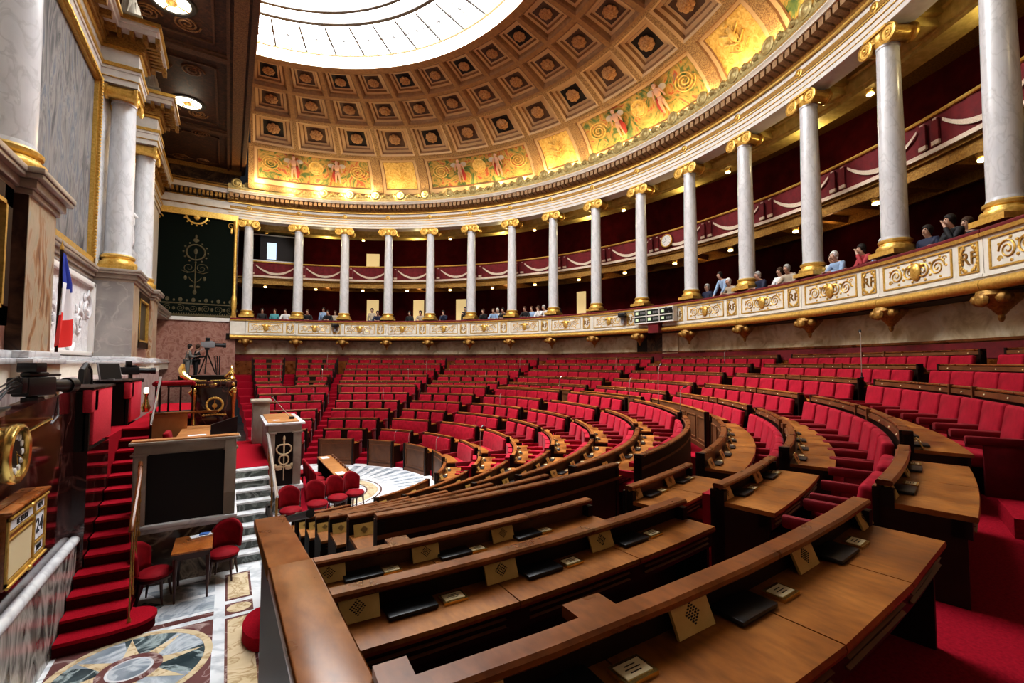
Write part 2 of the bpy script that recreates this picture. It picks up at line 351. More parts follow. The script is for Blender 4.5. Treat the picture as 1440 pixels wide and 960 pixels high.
# ================================================================== FLOOR
mb=MB(); mb.bx(-3.2,9,-17,17.5,-.2,0,0); struct('floor',mb,'floor_white')
fi=MB()   # inlay of the parquet: one floor pattern
mats=['floor_grey','floor_green','floor_red','floor_cream','floor_white','white_marble','red_pad']
def ringpoly(c,r0,r1,n=64):
    for i in range(n):
        a,b=2*PI*i/n,2*PI*(i+1)/n
        yield [(c[0]+r0*math.cos(a),c[1]+r0*math.sin(a)),(c[0]+r1*math.cos(a),c[1]+r1*math.sin(a)),(c[0]+r1*math.cos(b),c[1]+r1*math.sin(b)),(c[0]+r0*math.cos(b),c[1]+r0*math.sin(b))]
def disc(c,r,n=64,s=1.): return [(c[0]+r*math.cos(2*PI*i/n),c[1]+s*r*math.sin(2*PI*i/n)) for i in range(n)]
# compass star field
S=(.10,-6.13)
fi.flat([(-.66,-7.2),(.87,-7.2),(.87,-5.42),(-.66,-5.42)],.002,2)
for p in ringpoly(S,.70,.78): fi.flat(p,.004,3)
for i in range(16):
    a,b=2*PI*i/16+.2,2*PI*(i+1)/16+.2
    fi.flat([(S[0],S[1]),(S[0]+.70*math.cos(a),S[1]+.70*math.sin(a)),(S[0]+.70*math.cos((a+b)/2),S[1]+.70*math.sin((a+b)/2)),(S[0]+.70*math.cos(b),S[1]+.70*math.sin(b))],.004,1 if (i//2)%2 else 0)
for i in range(8):
    a=2*PI*i/8+.1; w=.26
    fi.flat([(S[0]+.24*math.cos(a-w*1.4),S[1]+.24*math.sin(a-w*1.4)),(S[0]+.69*math.cos(a),S[1]+.69*math.sin(a)),(S[0]+.24*math.cos(a+w*1.4),S[1]+.24*math.sin(a+w*1.4))],.006,3)
fi.flat(disc(S,.30),.008,2); fi.flat(disc(S,.215),.010,5); fi.flat(disc(S,.19),.012,0)
# strips and cream panels beside it
fi.flat([(-.4,-5.32),(.87,-5.32),(.87,-5.2),(-.1,-5.2)],.002,2)
fi.flat([(.18,-5.12),(.87,-5.12),(.87,-4.66),(.35,-4.66)],.002,0)
fi.flat([(.05,-4.98),(.28,-4.62),(.02,-4.40),(-.16,-4.7)],.002,1)
fi.flat([(.30,-4.58),(.87,-4.55),(.87,-4.02),(.0,-4.08)],.002,0)
for y0,y1,k in ((-4.98,-4.02,3),(-7.2,-5.5,3)):
    fi.flat([(1.0,y0),(1.34,y0),(1.34,y1),(1.0,y1)],.002,2); fi.flat([(1.03,y0+.05),(1.31,y0+.05),(1.31,y1-.05),(1.03,y1-.05)],.004,k)
fi.flat([(1.0,-5.42),(1.34,-5.42),(1.34,-5.08),(1.0,-5.08)],.002,2); fi.flat([(1.17+.15*math.cos(t*PI/16),-5.25+.13*math.sin(t*PI/16)) for t in range(32)],.004,3)
fi.flat([(1.5,-4.3),(2.6,-4.3),(2.6,-3.75),(1.5,-3.75)],.002,0)
fi.flat([(1.75,-5.4),(2.6,-5.4),(2.6,-4.4),(1.75,-4.4)],.002,0)
# sunburst in the middle of the hemicycle
S=(3.0,.1)
for i in range(26):
    a=rad(-95+i*7.4); b=a+rad(4.6)
    fi.flat([(S[0]+1.75*math.cos((a+b)/2),S[1]+1.75*math.sin((a+b)/2)),(S[0]+3.0*math.cos(a),S[1]+3.35*math.sin(a)),(S[0]+3.0*math.cos(b),S[1]+3.35*math.sin(b))],.002,0)
for p in ringpoly(S,1.62,1.66): fi.flat(p,.004,2)
for p in ringpoly(S,1.28,1.55): fi.flat(p,.003,3)
for p in ringpoly(S,1.24,1.28): fi.flat(p,.004,2)
struct('floor_inlay',fi,mats,smooth=0)
mb=MB(); mb.bx(2.2,3.1,-2.6,3,.0,.012); struct('floor_red_carpet',mb,'carpet')

# tiers (concentric steps under the benches)
tm=MB()
rs={11:(4.3,5.05),10:(5.05,5.96),9:(5.96,6.87),8:(6.87,7.77),7:(7.77,8.68),6:(8.68,9.6),'g':(9.6,10.12),5:(10.12,10.95),4:(10.95,11.95),3:(11.95,12.98),2:(12.98,13.99),1:(13.99,15.0)}
for k,(r0,r1) in rs.items():
    lo=-88 if k in (11,10,9,8,7,6) else -93.4
    tm.arc([(r0,FL[k]-.5),(r1,FL[k]-.5),(r1,FL[k]),(r0,FL[k])],SC,rad(lo),rad(93),80)
tm.arc([(15.0,2.2),(16.9,2.2),(16.9,2.768),(15.0,2.768)],SC,rad(-60),rad(93),60)
struct('floor_tiers',tm,'carpet')
LOW_AISLE=[71.0,47.3,26.2,2.7,-20.0,-44.4,-74.0]
UP_AISLE=[82.9,72.5,48.9,27.7,2.7,-20.0,-44.2,-71.2,-81.1]
sm=MB()
seq=[11,10,9,8,7,6]
for a in LOW_AISLE:
    for i,k in enumerate(seq):
        r0,r1=rs[k]; w=.30/((r0+r1)/2); mid=(r0+r1)/2
        sm.arc([(mid,FL[k]),(r1,FL[k]),(r1,FL[k]+.132),(mid,FL[k]+.132)],SC,rad(a)-w,rad(a)+w,2)
for a in UP_AISLE:
    for k in (5,4,3,2):
        r0,r1=rs[k]; w=.30/((r0+r1)/2); mid=(r0+r1)/2
        sm.arc([(mid,FL[k]),(r1,FL[k]),(r1,FL[k]+.14),(mid,FL[k]+.14)],SC,rad(a)-w,rad(a)+w,2)
struct('floor_aisle_steps',sm,'carpet')

# ================================================================== BENCH DESKS
def gaps(aisles, lo, hi, r):
    hw=math.degrees(.26/r); out=[]; cur=hi
    for a in aisles:
        if a+hw<cur and a-hw>lo-1:
            out.append((cur,a+hw)); cur=a-hw
    out.append((cur,lo)); return [s for s in out if s[0]-s[1]>2]
UNITS=[]   # (row, sector index, a_hi, a_lo)
for k in (12,11,10,9,8,7,6):
    for i,s in enumerate(gaps(LOW_AISLE,-91,90 if k>6 else 90,ROW[k][0])): UNITS.append((k,i,*s))
for k in ('q',5,4,3,2,1):
    lo=-93.8 if k in ('q',5,4) else (-69.2 if k==3 else -57)
    for i,s in enumerate(gaps(UP_AISLE,lo,90,ROW[k][0])): UNITS.append((k,i,*s))
ROWNAME={1:'back row',2:'second row from the back',3:'third row from the back',4:'fourth row from the back',5:'fifth row from the back','q':'row just above the gangway',6:'row below the gangway',7:'sixth row from the front',8:'fifth row from the front',9:'fourth row from the front',10:'third row from the front',11:'second row from the front',12:'front row'}
# shared small fittings
sp=MB()
Xs=Matrix.Translation((0,0,.0))@Matrix.Rotation(rad(-24),4,'Y')
sp.box((0,0,.049),(.010,.165,.098),0,X=Xs)
for i in range(-5,6):
    for j in range(-5,6):
        if abs(i)+abs(j)<=5 and (i+j)%2==0: sp.box((.0055,i*.0068,.049+j*.0065),(.002,.0078,.0043),1,X=Xs)
SPK=sp.mesh('speaker_panel',['brass','hole'],smooth=0)
fl=MB(); fl.box((0,0,.012),(.11,.20,.016),0); FLAP=fl.mesh('writing_flap',['blotter'],bevel=.004)
npm=MB(); npm.box((0,0,.006),(.075,.105,.012),0); npm.box((.0,0,.0125),(.052,.085,.003),1)
for q in (-.012,.0,.012): npm.box((q,0,.0143),(.003,.05-abs(q)*1.2,.001),2)
NPL=npm.mesh('name_plate',['bright_brass','card','hole'],smooth=0)
def bench(k, si, ah, al):
    r,z=ROW[k]; w=ORD[si]
    f_in=FL[k] if k in FL else (0 if k==12 else FL['g'])
    f_out={12:FL[11],11:FL[10],10:FL[9],9:FL[8],8:FL[7],7:FL[6],6:FL['g'],'q':FL[5],5:FL[4],4:FL[3],3:FL[2],2:FL[1],1:FL[1]}[k]
    am=(ah+al)/2; n=max(3,int((ah-al)/2.2)); a0,a1=rad(al),rad(ah)
    near=am<-72 and k in ('q',5,4); pin,pout,dwn=-.03,.03,.41
    if near:
        r,z,dwn={'q':(10.19,2.41,.235),5:(10.95,2.58,.215),4:(11.89,2.79,.29)}[k]; pin,pout=-.04,-.02; n=max(6,n)
        if am>-80: dwn=.36
    loc=pol(r,am,f_in)
    desk = k not in (6,1)
    lab=('bench front with long oak desk, ' if desk else 'panelled bench back with polished rail, ')+ROWNAME[k]+', '+w+' wedge from green hanging'
    t=thing('bench_desk' if desk else 'bench_screen',lab,'desk' if desk else 'bench',loc,'curved benches of the hemicycle')
    light = am>-45 and k in (7,8,9,10,11,5,4,'q',6)  # these rails get paler wood: light from above put into the colour
    m=MB(); m.arc([(r+pin,f_in-.3),(r+pout,f_in-.3),(r+pout,z-.03),(r+pin,z-.03)],SC,a0,a1,n)
    if k in (12,'q'):   # raised mouldings on the inward face
        cnt=1 if k==12 else max(1,int((ah-al)/4))
        for c in range(cnt):
            b0=al+(ah-al)*(c+.10)/cnt; b1=al+(ah-al)*(c+.90)/cnt
            zz0,zz1=f_in+.16,z-.14
            for (p,q2) in ((zz0,zz0+.03),(zz1-.03,zz1)): m.arc([(r-.048,p),(r-.028,p),(r-.028,q2),(r-.048,q2)],SC,rad(b0),rad(b1),max(2,n//2),1)
            for b in (b0,b1): m.arc([(r-.048,zz0),(r-.028,zz0),(r-.028,zz1),(r-.048,zz1)],SC,rad(b)-.012/r,rad(b)+.012/r,1,1)
        m.arc([(r-.055,f_in-.02),(r-.02,f_in-.02),(r-.02,f_in+.10),(r-.055,f_in+.10)],SC,a0,a1,n,1)
    if k==6:
        m.arc([(r+.028,z-.16),(r+.04,z-.16),(r+.04,z-.13),(r+.028,z-.13)],SC,a0,a1,n,1)
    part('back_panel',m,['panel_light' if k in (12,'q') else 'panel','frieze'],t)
    m=MB(); e=.009
    m.arc([(r-.045,z-.032+e),(r-.045+e,z-.032),(r+.034-e,z-.032),(r+.034,z-.032+e),(r+.034,z-e),(r+.034-e,z),(r-.045+e,z),(r-.045,z-e)],SC,a0,a1,n)
    if am<-80 and k in ('q',5,4):    # small square landings let into the rail
        for b in ((-91.3,-93.75) if k==4 else (-91.4,) if k=='q' else ()):
            m.arc([(r-.11,z-.032),(r-.036,z-.032),(r-.036,z-.001),(r-.11,z-.001)],SC,rad(b),rad(b)+(.13 if b>-93 else .075)/r,1)
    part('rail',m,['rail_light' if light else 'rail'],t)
    if k not in (12,'q'):        # strip of wood above the seat backs with numbered studs
        fz=.105 if k in (1,2,3,4,5) else .062
        m=MB(); m.arc([(r-.058,z-fz),(r-.03,z-fz),(r-.03,z-.04),(r-.058,z-.04)],SC,a0,a1,n)
        ns=max(1,int((ah-al)*rad(1)*r/.57))
        for i in range(ns if fz>.1 else 0):
            b=rad(al+(ah-al)*(i+.5)/ns); m.lathe([(0,0),(.013,0),(.010,.008),(0,.010)],8,mi=1,X=Matrix.Translation((SC[0]+(r-.06)*math.cos(b),SC[1]+(r-.06)*math.sin(b),z-.075))@Matrix.Rotation(b,4,'Z')@Matrix.Rotation(-PI/2,4,'Y'))
        part('seat_frieze',m,['frieze','card'],t)
    for ang in (al,ah):          # end posts
        m=MB(); s=1 if ang==al else -1
        b0=rad(ang); b1=b0+s*.05/r
        ri,ro=(r-.062,r+.036); zt=z-.046 if am<-60 else z+.004
        m.arc([(ri,f_in-.25),(ro,f_in-.25),(ro,zt),(ri,zt)],SC,min(b0,b1),max(b0,b1),1)
        part('end_post',m,['ebony'],t)
    if k in (1,2,3,4,5) and ah-al>15:
        for fr in (.44,.56):
            m=MB(); b=rad(al+fr*(ah-al)); m.arc([(r-.082,z-.75),(r-.03,z-.75),(r-.03,z+.012),(r-.082,z+.012)],SC,b-.02/r,b+.02/r,1)
            part('divider_post',m,['frieze'],t)
    if desk:
        zd=z-(.12 if near else .155); dw=dwn
        m=MB(); g=.003
        nb=max(1,int((ah-al)*rad(1)*r/.60+.05))
        for i in range(nb):
            b0=a0+(a1-a0)*i/nb; b1=a0+(a1-a0)*(i+1)/nb
            m.arc([(r+pout,zd-.03),(r+dw,zd-.03),(r+dw+.005,zd-.015),(r+dw,zd),(r+pout,zd)],SC,b0+g/r,b1-g/r,max(1,n//nb))
        dt=part('desktop',m,['desk'],t,smooth=30)
        ap=dw-.02; m=MB(); m.arc([(r+ap-.08,zd-.12),(r+ap,zd-.12),(r+ap,zd-.03),(r+ap-.08,zd-.03)],SC,a0,a1,n)
        for i in range(nb):
            b0=a0+(a1-a0)*(i+.08)/nb; b1=a0+(a1-a0)*(i+.92)/nb
            for dz in (-.055,-.085): m.arc([(r+ap,zd+dz-.012),(r+ap+.012,zd+dz-.006),(r+ap,zd+dz)],SC,b0,b1,max(1,n//nb),1)
        part('apron',m,['ebony','frieze'],t)
        for ang in (al,ah):
            m=MB(); s=1 if ang==al else -1; b0=rad(ang); b1=b0+s*.03/r
            m.arc([(r+pout,f_out-.2),(r+ap-.02,f_out-.2),(r+ap-.02,zd-.03),(r+pout,zd-.03)],SC,min(b0,b1),max(b0,b1),1)
            part('end_panel',m,['panel'],t)
        if am<20:
            for i in range(nb):
                sw=(ah-al)/nb; b=al+sw*i
                if am<-80 and k==4: sw=3.43; b=-93.5+sw*i+.12
                elif am<-80 and k==5: sw=3.3; b=-93.65+sw*i
                elif am<-80 and k=='q': sw=3.0; b=-93.65+sw*i
                def at(dr,off): return pol(r+dr, b+sw*off, zd)-loc
                # order along the desk as seen from the seat: grille, flap, plate
                for nm,me,dr,off in (('speaker_panel',SPK,.03 if near else .105,.145),('writing_flap',FLAP,.04 if near else .105,.46),('name_plate',NPL,.055 if near else .10,.74)):
                    if b+sw*off<ah-.08: link(nm,me,dt,at(dr,off),rad(b+sw*off))
    return t
for u in UNITS: bench(*u)

# ================================================================== ARMCHAIRS
def rbox(c,d,bev,X=None):
    m=MB(); m.box(c,d,0,X=X); return m
def armchair(label,group):
    t=thing('armchair',label,'armchair',(0,0,0),group)
    X=Matrix.Translation((-.19,0,.40))@Matrix.Rotation(rad(9),4,'Y')
    m=MB(); m.box((0,0,.25),(.10,.535,.56),0,X=X); part('backrest',m,'velvet',t,bevel=.035,seg=3)
    m=MB(); m.box((-.36,0,.40),(.46,.46,.14),0,X=Matrix.Translation((-.36,0,.40))@Matrix.Rotation(rad(6),4,'Y')@Matrix.Translation((.36,0,-.40))); part('seat',m,'velvet',t,bevel=.045,seg=3)
    m=MB(); m.box((-.30,0,.17),(.30,.42,.34),0); part('pedestal',m,'ebony',t)
    for s in (-1,1):
        m=MB(); m.box((-.355,s*.262,.605),(.44,.055,.085),0); m.box((-.30,s*.262,.30),(.30,.04,.54),0)
        part('armrest',m,'velvet_arm',t,bevel=.02)
    return t
cands=[]
SEATROW=[1,2,3,4,5,6,7,8,9,10,11]
WIDE=set()
for (k,si,ah,al) in UNITS:
    if k in (12,'q'): continue
    r,z=ROW[k]; n=max(1,int((ah-al)*rad(1)*r/.575+.1))
    for i in range(n):
        a=ah-(ah-al)*(i+.5)/n; p=pol(r,a,FL[k])
        if k in (10,11) and -21<a<48: continue
        if k in (4,5) and a<-81: continue
        d=CAM-p; rv=Vector((math.cos(rad(a)),math.sin(rad(a)),0))
        facing=-(d.x*rv.x+d.y*rv.y)/Vector((d.x,d.y)).length
        if facing<-.35 or d.length<1.2: continue
        dirv=p-CAM; fx=dirv.x*rt.x+dirv.y*rt.y; fz=dirv.x*fwd.x+dirv.y*fwd.y
        if fz<.5 or abs(fx/fz)>1.22: continue
        cands.append((d.length/(facing+.6),k,si,i,a,z))
cands.sort()
first=None; rest=MB()
for q,(dd,k,si,i,a,z) in enumerate(cands):
    p=pol(ROW[k][0]-.03,a,z-(.105 if k<6 else .06)-.94)
    if q<300:
        lab='red velvet armchair, %s along, %s, %s wedge from green hanging'%(ORD[i],ROWNAME[k],ORD[si])
        grp='armchairs of the '+ROWNAME[k]
        if first is None: first=armchair(lab,grp); first.location=p; first.rotation_euler=(0,0,rad(a))
        else: dup(first,p,rad(a),lab,grp)
    else:
        T=Matrix.Translation(p)@Matrix.Rotation(rad(a),4,'Z')
        rest.box((-.11,0,.65),(.10,.53,.56),0,X=T); rest.box((-.36,0,.40),(.46,.46,.12),0,X=T); rest.box((-.3,0,.17),(.3,.42,.34),1,X=T)
        for s in (-1,1): rest.box((-.355,s*.262,.60),(.44,.05,.08),0,X=T)
if rest.v:
    o=solo('armchair_rows',rest,['velvet','ebony'],'distant red armchairs filling the farthest wedges below the marble wall','armchair'); o['kind']='stuff'
print('seats',len(cands))
# long benches of the front rows with gilt lettering
for (k,si,ah,al) in UNITS:
    if k not in (10,11) or not(-21<(ah+al)/2<48): continue
    r,z=ROW[k]; nb=1 if ah-al<30 else 2
    t=thing('velvet_bench','long red velvet bench without divisions, %s, %s wedge from green hanging'%(ROWNAME[k],ORD[si]),'bench',pol(r,(ah+al)/2,FL[k]),'undivided red benches of the front rows')
    a0,a1=rad(al+.6),rad(ah-.6)
    m=MB(); m.arc([(r-.20,z-.70),(r-.07,z-.70),(r-.05,z-.075),(r-.13,z-.065)],SC,a0,a1,12); part('backrest',m,'velvet',t,bevel=.02)
    m=MB(); m.arc([(r-.60,z-.62),(r-.16,z-.66),(r-.16,z-.52),(r-.60,z-.50)],SC,a0,a1,12); part('seat',m,'velvet',t,bevel=.03)
    m=MB(); m.arc([(r-.52,FL[k]),(r-.16,FL[k]),(r-.16,z-.62),(r-.52,z-.60)],SC,a0,a1,8); part('base',m,'ebony',t)
    for ang in (al+.6,ah-.6):
        m=MB(); b=rad(ang); m.arc([(r-.60,z-.62),(r-.10,z-.62),(r-.10,z-.36),(r-.58,z-.38)],SC,b-.03/r,b+.03/r,1); part('armrest',m,'velvet_arm',t,bevel=.015)
    if si==3:
        vs,fs=text_mb('BANC DES COMMISSIONS',.095,.002); m=MB(); am=(ah+al)/2
        for v in vs: pass
        P=pol(r-.128,am,z-.25); b=rad(am)
        X=Matrix(((math.sin(b),0,-math.cos(b),P.x),(-math.cos(b),0,-math.sin(b),P.y),(0,1,0,P.z),(0,0,0,1)))
        m.add(vs,fs,0,X); part('lettering',m,'gold',t,smooth=0,label='gilt lettering across the backrest')

# wooden partition at the near end of the rows
t=thing('side_partition','tall wooden partition with polished handrail closing the near row ends','partition',(1.18,-11,0))
m=MB()
P=[(-10.0,2.60),(-10.95,2.70),(-11.0,2.72),(-12.5,2.80)]
for (y0,z0),(y1,z1) in zip(P,P[1:]):
    m.add([(1.09,y0,z0-.05),(1.24,y0,z0-.05),(1.24,y0,z0),(1.09,y0,z0),(1.09,y1,z1-.05),(1.24,y1,z1-.05),(1.24,y1,z1),(1.09,y1,z1)],[(0,1,2,3),(7,6,5,4),(0,4,5,1),(1,5,6,2),(2,6,7,3),(3,7,4,0)])
part('handrail',m,'rail_light',t,bevel=.008)
m=MB(); m.add([(1.13,-10.02,0),(1.19,-10.02,0),(1.19,-10.02,2.56),(1.13,-10.02,2.56),(1.13,-12.5,0),(1.19,-12.5,0),(1.19,-12.5,2.75),(1.13,-12.5,2.75)],[(0,1,2,3),(7,6,5,4),(0,4,5,1),(1,5,6,2),(2,6,7,3),(3,7,4,0)]); part('panel',m,'ebony',t)
# microphones on gooseneck stems
mics=[(3,-43.07,.95,'at the aisle end of the third row'),(2,-13.79,.45,''),(4,50.7,.75,''),(5,53.84,.6,''),(3,29.01,.55,''),(5,32.83,.5,''),(3,5.39,.55,''),(6,4.73,.55,''),(6,-31.21,1.02,''),(6,-42.94,.55,''),(8,13.67,.42,''),(12,28.94,.34,''),(12,19.91,.38,''),(12,-3.25,.4,''),(11,-29.69,.75,''),(5,84.63,.95,''),(3,75.04,.75,''),(5,75.18,.6,''),(8,75.24,.5,''),(8,54.53,.5,''),(6,-19.43,.6,'')]
mm=None
for i,(k,a,h,_) in enumerate(mics):
    r,z=ROW[k]; p=pol(r,a,z)
    near=min(UP_AISLE if k in (1,2,3,4,5) else LOW_AISLE,key=lambda q:abs(q-a))
    lab='gooseneck microphone on bench rail, %s, in line with %s column'%(ROWNAME[k],ORD[max(0,int(round((A0-a)/DA)))])
    if mm is None:
        mm=thing('gooseneck_microphone',lab,'microphone',p,'microphones on the bench rails')
        m=MB(); m.lathe([(.035,0),(.035,.02),(.015,.03),(.012,.10),(0,.10)],10,c=p); part('base',m,'black',mm)
        m=MB(); m.tube([p+Vector((0,0,.1)),p+Vector((0,0,.5)),p+Vector((.01,.0,.72)),p+Vector((.05,.02,.80))],.007,6); part('stem',m,'chrome_rail',mm)
        m=MB(); m.tube([p+Vector((.05,.02,.80)),p+Vector((.09,.04,.83)),p+Vector((.12,.06,.84))],[.016,.026,.014],8); part('head',m,'black',mm)
        mm.scale=(1,1,h/.84)
    else:
        o=dup(mm,p,rad(a+random.uniform(-40,40)),lab); o.scale=(1,1,h/.84)


# ================================================================== WALLS BEHIND THE SEATS, GALLERY
O2=(0.,0.)
LO,HI=-62,87.2
def arcs(mb, prof, a0=LO, a1=HI, n=120, mi=0, c=O2, **k): return mb.arc(prof,c,rad(a0),rad(a1),n,mi,**k)
m=MB(); arcs(m,[(17.15,2.0),(17.9,2.0),(17.9,4.9),(17.15,4.9)]); struct('wall_hemicycle',m,'yellow_marble')
m=MB(); arcs(m,[(17.08,2.7),(17.16,2.7),(17.16,3.95),(17.05,3.95),(17.05,3.90),(17.08,3.90)]); struct('trim_1',m,'rail')
m=MB(); arcs(m,[(17.065,3.55),(17.085,3.55),(17.085,3.87),(17.065,3.87)]); struct('trim_2',m,'drape')
# dark doorway and pilasters in the marble wall
for nm,a0,a1,mt,z0,z1,dr in (('door_1',4.4,6.2,'ebony',3.0,4.74,.03),('trim_3',1.6,4.3,'brown_marble',3.0,4.74,.05),('trim_4',-1.2,1.5,'yellow_marble',3.0,4.74,.08)):
    m=MB(); arcs(m,[(17.15-dr,z0),(17.17,z0),(17.17,z1),(17.15-dr,z1)],a0,a1,4); struct(nm,m,mt)
m=MB(); arcs(m,[(16.45,4.74),(17.9,4.74),(17.9,4.98),(16.45,4.98)]); arcs(m,[(16.4,4.98),(21.2,4.98),(21.2,5.05),(16.4,5.05)]); struct('floor_gallery',m,'ebony')
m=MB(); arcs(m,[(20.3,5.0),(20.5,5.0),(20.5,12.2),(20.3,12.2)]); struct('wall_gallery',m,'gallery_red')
m=MB(); arcs(m,[(16.5,12.05),(20.5,12.05),(20.5,12.2),(16.5,12.2)]); struct('ceiling_gallery',m,'gold_dark')
for nm,aa in (('wall_gallery_near',LO),('wall_gallery_far',HI)):
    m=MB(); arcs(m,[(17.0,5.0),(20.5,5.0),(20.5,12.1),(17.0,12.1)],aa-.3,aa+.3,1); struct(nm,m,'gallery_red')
# inner gilt beam of the gallery ceiling and stepped cross beams
m=MB(); arcs(m,[(17.9,11.32),(18.5,11.32),(18.5,12.05),(17.75,12.05),(17.75,11.85),(17.8,11.80),(17.8,11.65),(17.84,11.6),(17.84,11.45),(17.9,11.42)])
for i in range(16):
    a=A0-i*DA; w=math.degrees(.26/17.5)
    arcs(m,[(16.6,11.50),(17.9,11.50),(17.9,12.05),(16.6,12.05)],a-w,a+w,2)
    w2=w*1.6; arcs(m,[(16.9,11.72),(17.9,11.72),(17.9,12.05),(16.9,12.05)],a-w2,a+w2,2)
struct('beam_gallery',m,'gold_paint')
# second balcony: slab with coffered gilt soffit
m=MB(); arcs(m,[(17.86,8.42),(20.4,8.42),(20.4,8.52),(17.86,8.52)],mis=None); arcs(m,[(17.95,8.12),(18.05,8.12),(18.05,8.42),(17.95,8.42)]); arcs(m,[(19.6,8.15),(19.7,8.15),(19.7,8.42),(19.6,8.42)])
for i in range(33):
    a=A0+DA/2-i*DA/2
    if a>LO: arcs(m,[(18.0,8.2),(19.7,8.2),(19.7,8.42),(18.0,8.42)],a-.35,a+.35,1)
struct('ceiling_balcony',m,'gold_dark')
# entablature ring above the columns
m=MB()
arcs(m,[(16.50,11.50),(17.1,11.50),(17.1,11.95),(16.47,11.95),(16.47,11.80),(16.49,11.80),(16.49,11.65),(16.50,11.65)],LO,87.5)
arcs(m,[(16.52,11.95),(17.1,11.95),(17.1,12.38),(16.52,12.38)],LO,87.5)
struct('beam_entablature',m,'white_paint')
m=MB()
for z0,z1,d in ((11.935,11.965,16.44),(12.36,12.42,16.43),(11.64,11.655,16.478),(11.79,11.805,16.458),(12.955,13.0,15.90)):
    arcs(m,[(d,z0),(16.6,z0),(16.6,z1),(d,z1)],LO,87.5)
struct('trim_5',m,'gold')
m=MB(); arcs(m,[(16.42,12.42),(17.1,12.42),(17.1,12.82),(16.30,12.82)],LO,87.5); struct('trim_6',m,'gold_dark')
m=MB()
nm_=168
for i in range(nm_):       # carved modillions
    a=LO+(87.4-LO)*(i+.5)/nm_; w=.32
    arcs(m,[(16.05,12.58),(16.4,12.50),(16.4,12.80),(16.05,12.80)],a-w,a+w,1)
struct('trim_7',m,'modillion',bevel=0)
m=MB(); arcs(m,[(16.0,12.80),(17.1,12.80),(17.1,12.96),(15.92,12.96),(15.92,12.91),(15.97,12.87)],LO,87.5); struct('trim_8',m,'ivory')
# gilt crest of shells standing on the cornice
m=MB(); arcs(m,[(15.90,12.97),(15.98,12.97),(15.98,13.24),(15.90,13.24)],LO,87.5)
ns=84
for i in range(ns):
    a=rad(87-(87-LO)*(i+.5)/ns); big=(i%3==0); r0=.26 if big else .13; zc=13.30 if big else 13.27
    X=Matrix.Translation((15.90*math.cos(a),15.90*math.sin(a),zc))@Matrix.Rotation(a,4,'Z')@Matrix.Rotation(-PI/2,4,'Y')
    m.lathe([(r0,-.03),(r0,.02),(r0*.75,.05),(r0*.55,.03),(r0*.3,.06),(0,.07)],14,X=X)
    for s in (-1,1):
        b=a+s*.010
        X=Matrix.Translation((15.93*math.cos(b),15.93*math.sin(b),13.20))@Matrix.Rotation(b,4,'Z')
        m.ell((0,0,0),(.06,.09,.13),8,6,X=X)
struct('trim_9',m,'crest')
m=MB()
for i in range(16):       # frieze roundels over the columns
    a=rad(A0-i*DA); X=Matrix.Translation((16.52*math.cos(a),16.52*math.sin(a),12.16))@Matrix.Rotation(a,4,'Z')@Matrix.Rotation(-PI/2,4,'Y')
    m.lathe([(.13,0),(.13,.03),(.10,.04),(.09,.02),(.05,.02),(.045,.05),(0,.06)],16,X=X)
struct('trim_10',m,'gold')

# ---- columns
def column(label,c,z0,z1,rb,rt_,grp,facing=0.,pl=.02):
    t=thing('column',label,'column',(c[0],c[1],z0),grp,0)
    hb=rb*1.5; cap=(z1-z0)*.065
    m=MB(); pts=[(rb*1.06,z0+hb),(rb*1.02,z0+hb+.06)]
    for i in range(9): 
        f=i/8; pts.append((rb+(rt_-rb)*f**1.6, z0+hb+.06+(z1-cap-.06-z0-hb-.06)*f))
    pts+=[(rt_*1.08,z1-cap-.05),(rt_*1.08,z1-cap)]
    m.lathe(pts,28,(c[0],c[1],0)); part('shaft',m,'column',t,smooth=50)
    m=MB(); m.box((c[0],c[1],z0+hb*.14),(rb*2.75,rb*2.75,hb*.28),0,facing)
    m.lathe([(rb*1.38,z0+hb*.28),(rb*1.42,z0+hb*.42),(rb*1.36,z0+hb*.55),(rb*1.18,z0+hb*.60),(rb*1.14,z0+hb*.72),(rb*1.24,z0+hb*.78),(rb*1.26,z0+hb*.9),(rb*1.08,z0+hb)],28,(c[0],c[1],0)); part('base',m,'gold',t)
    m=MB(); T=Matrix.Translation((c[0],c[1],0))@Matrix.Rotation(facing,4,'Z')
    m.lathe([(rt_*1.04,z1-cap),(rt_*1.15,z1-cap*.8),(rt_*1.35,z1-cap*.45),(rt_*1.3,z1-cap*.2)],24,(0,0,0),X=T)
    m.box((0,0,z1-.02),(rt_*2.9,rt_*2.9,.06),X=T); m.box((0,0,z1-cap*.4),(rt_*2.5,rt_*3.0,cap*.5),X=T)
    vr=cap*.62
    for s in (-1,1):
        for f in (-1,1):     # volutes, front and rear faces
            Y=T@Matrix.Translation((f*rt_*1.22,s*rt_*1.5,z1-cap*.62))@Matrix.Rotation(PI/2*f,4,'Y')
            m.lathe([(vr,-.04),(vr,.02),(vr*.82,.035),(vr*.72,.01),(vr*.52,.01),(vr*.45,.03),(vr*.30,.03),(vr*.26,.01),(vr*.14,.04),(0,.05)],16,X=Y)
        m.cyl((-rt_*1.2,s*rt_*1.5,z1-cap*.62),(rt_*1.2,s*rt_*1.5,z1-cap*.62),vr*.72,12,X=T)
    part('capital',m,'gold',t)
    return t
for i in range(16):
    a=rad(A0-i*DA)
    column('pale marble gallery column with gilt scrolls, %s counted from the green hanging'%ORD[i],(R*math.cos(a),R*math.sin(a)),ZB,11.50,.265,.225,'gallery columns',a)

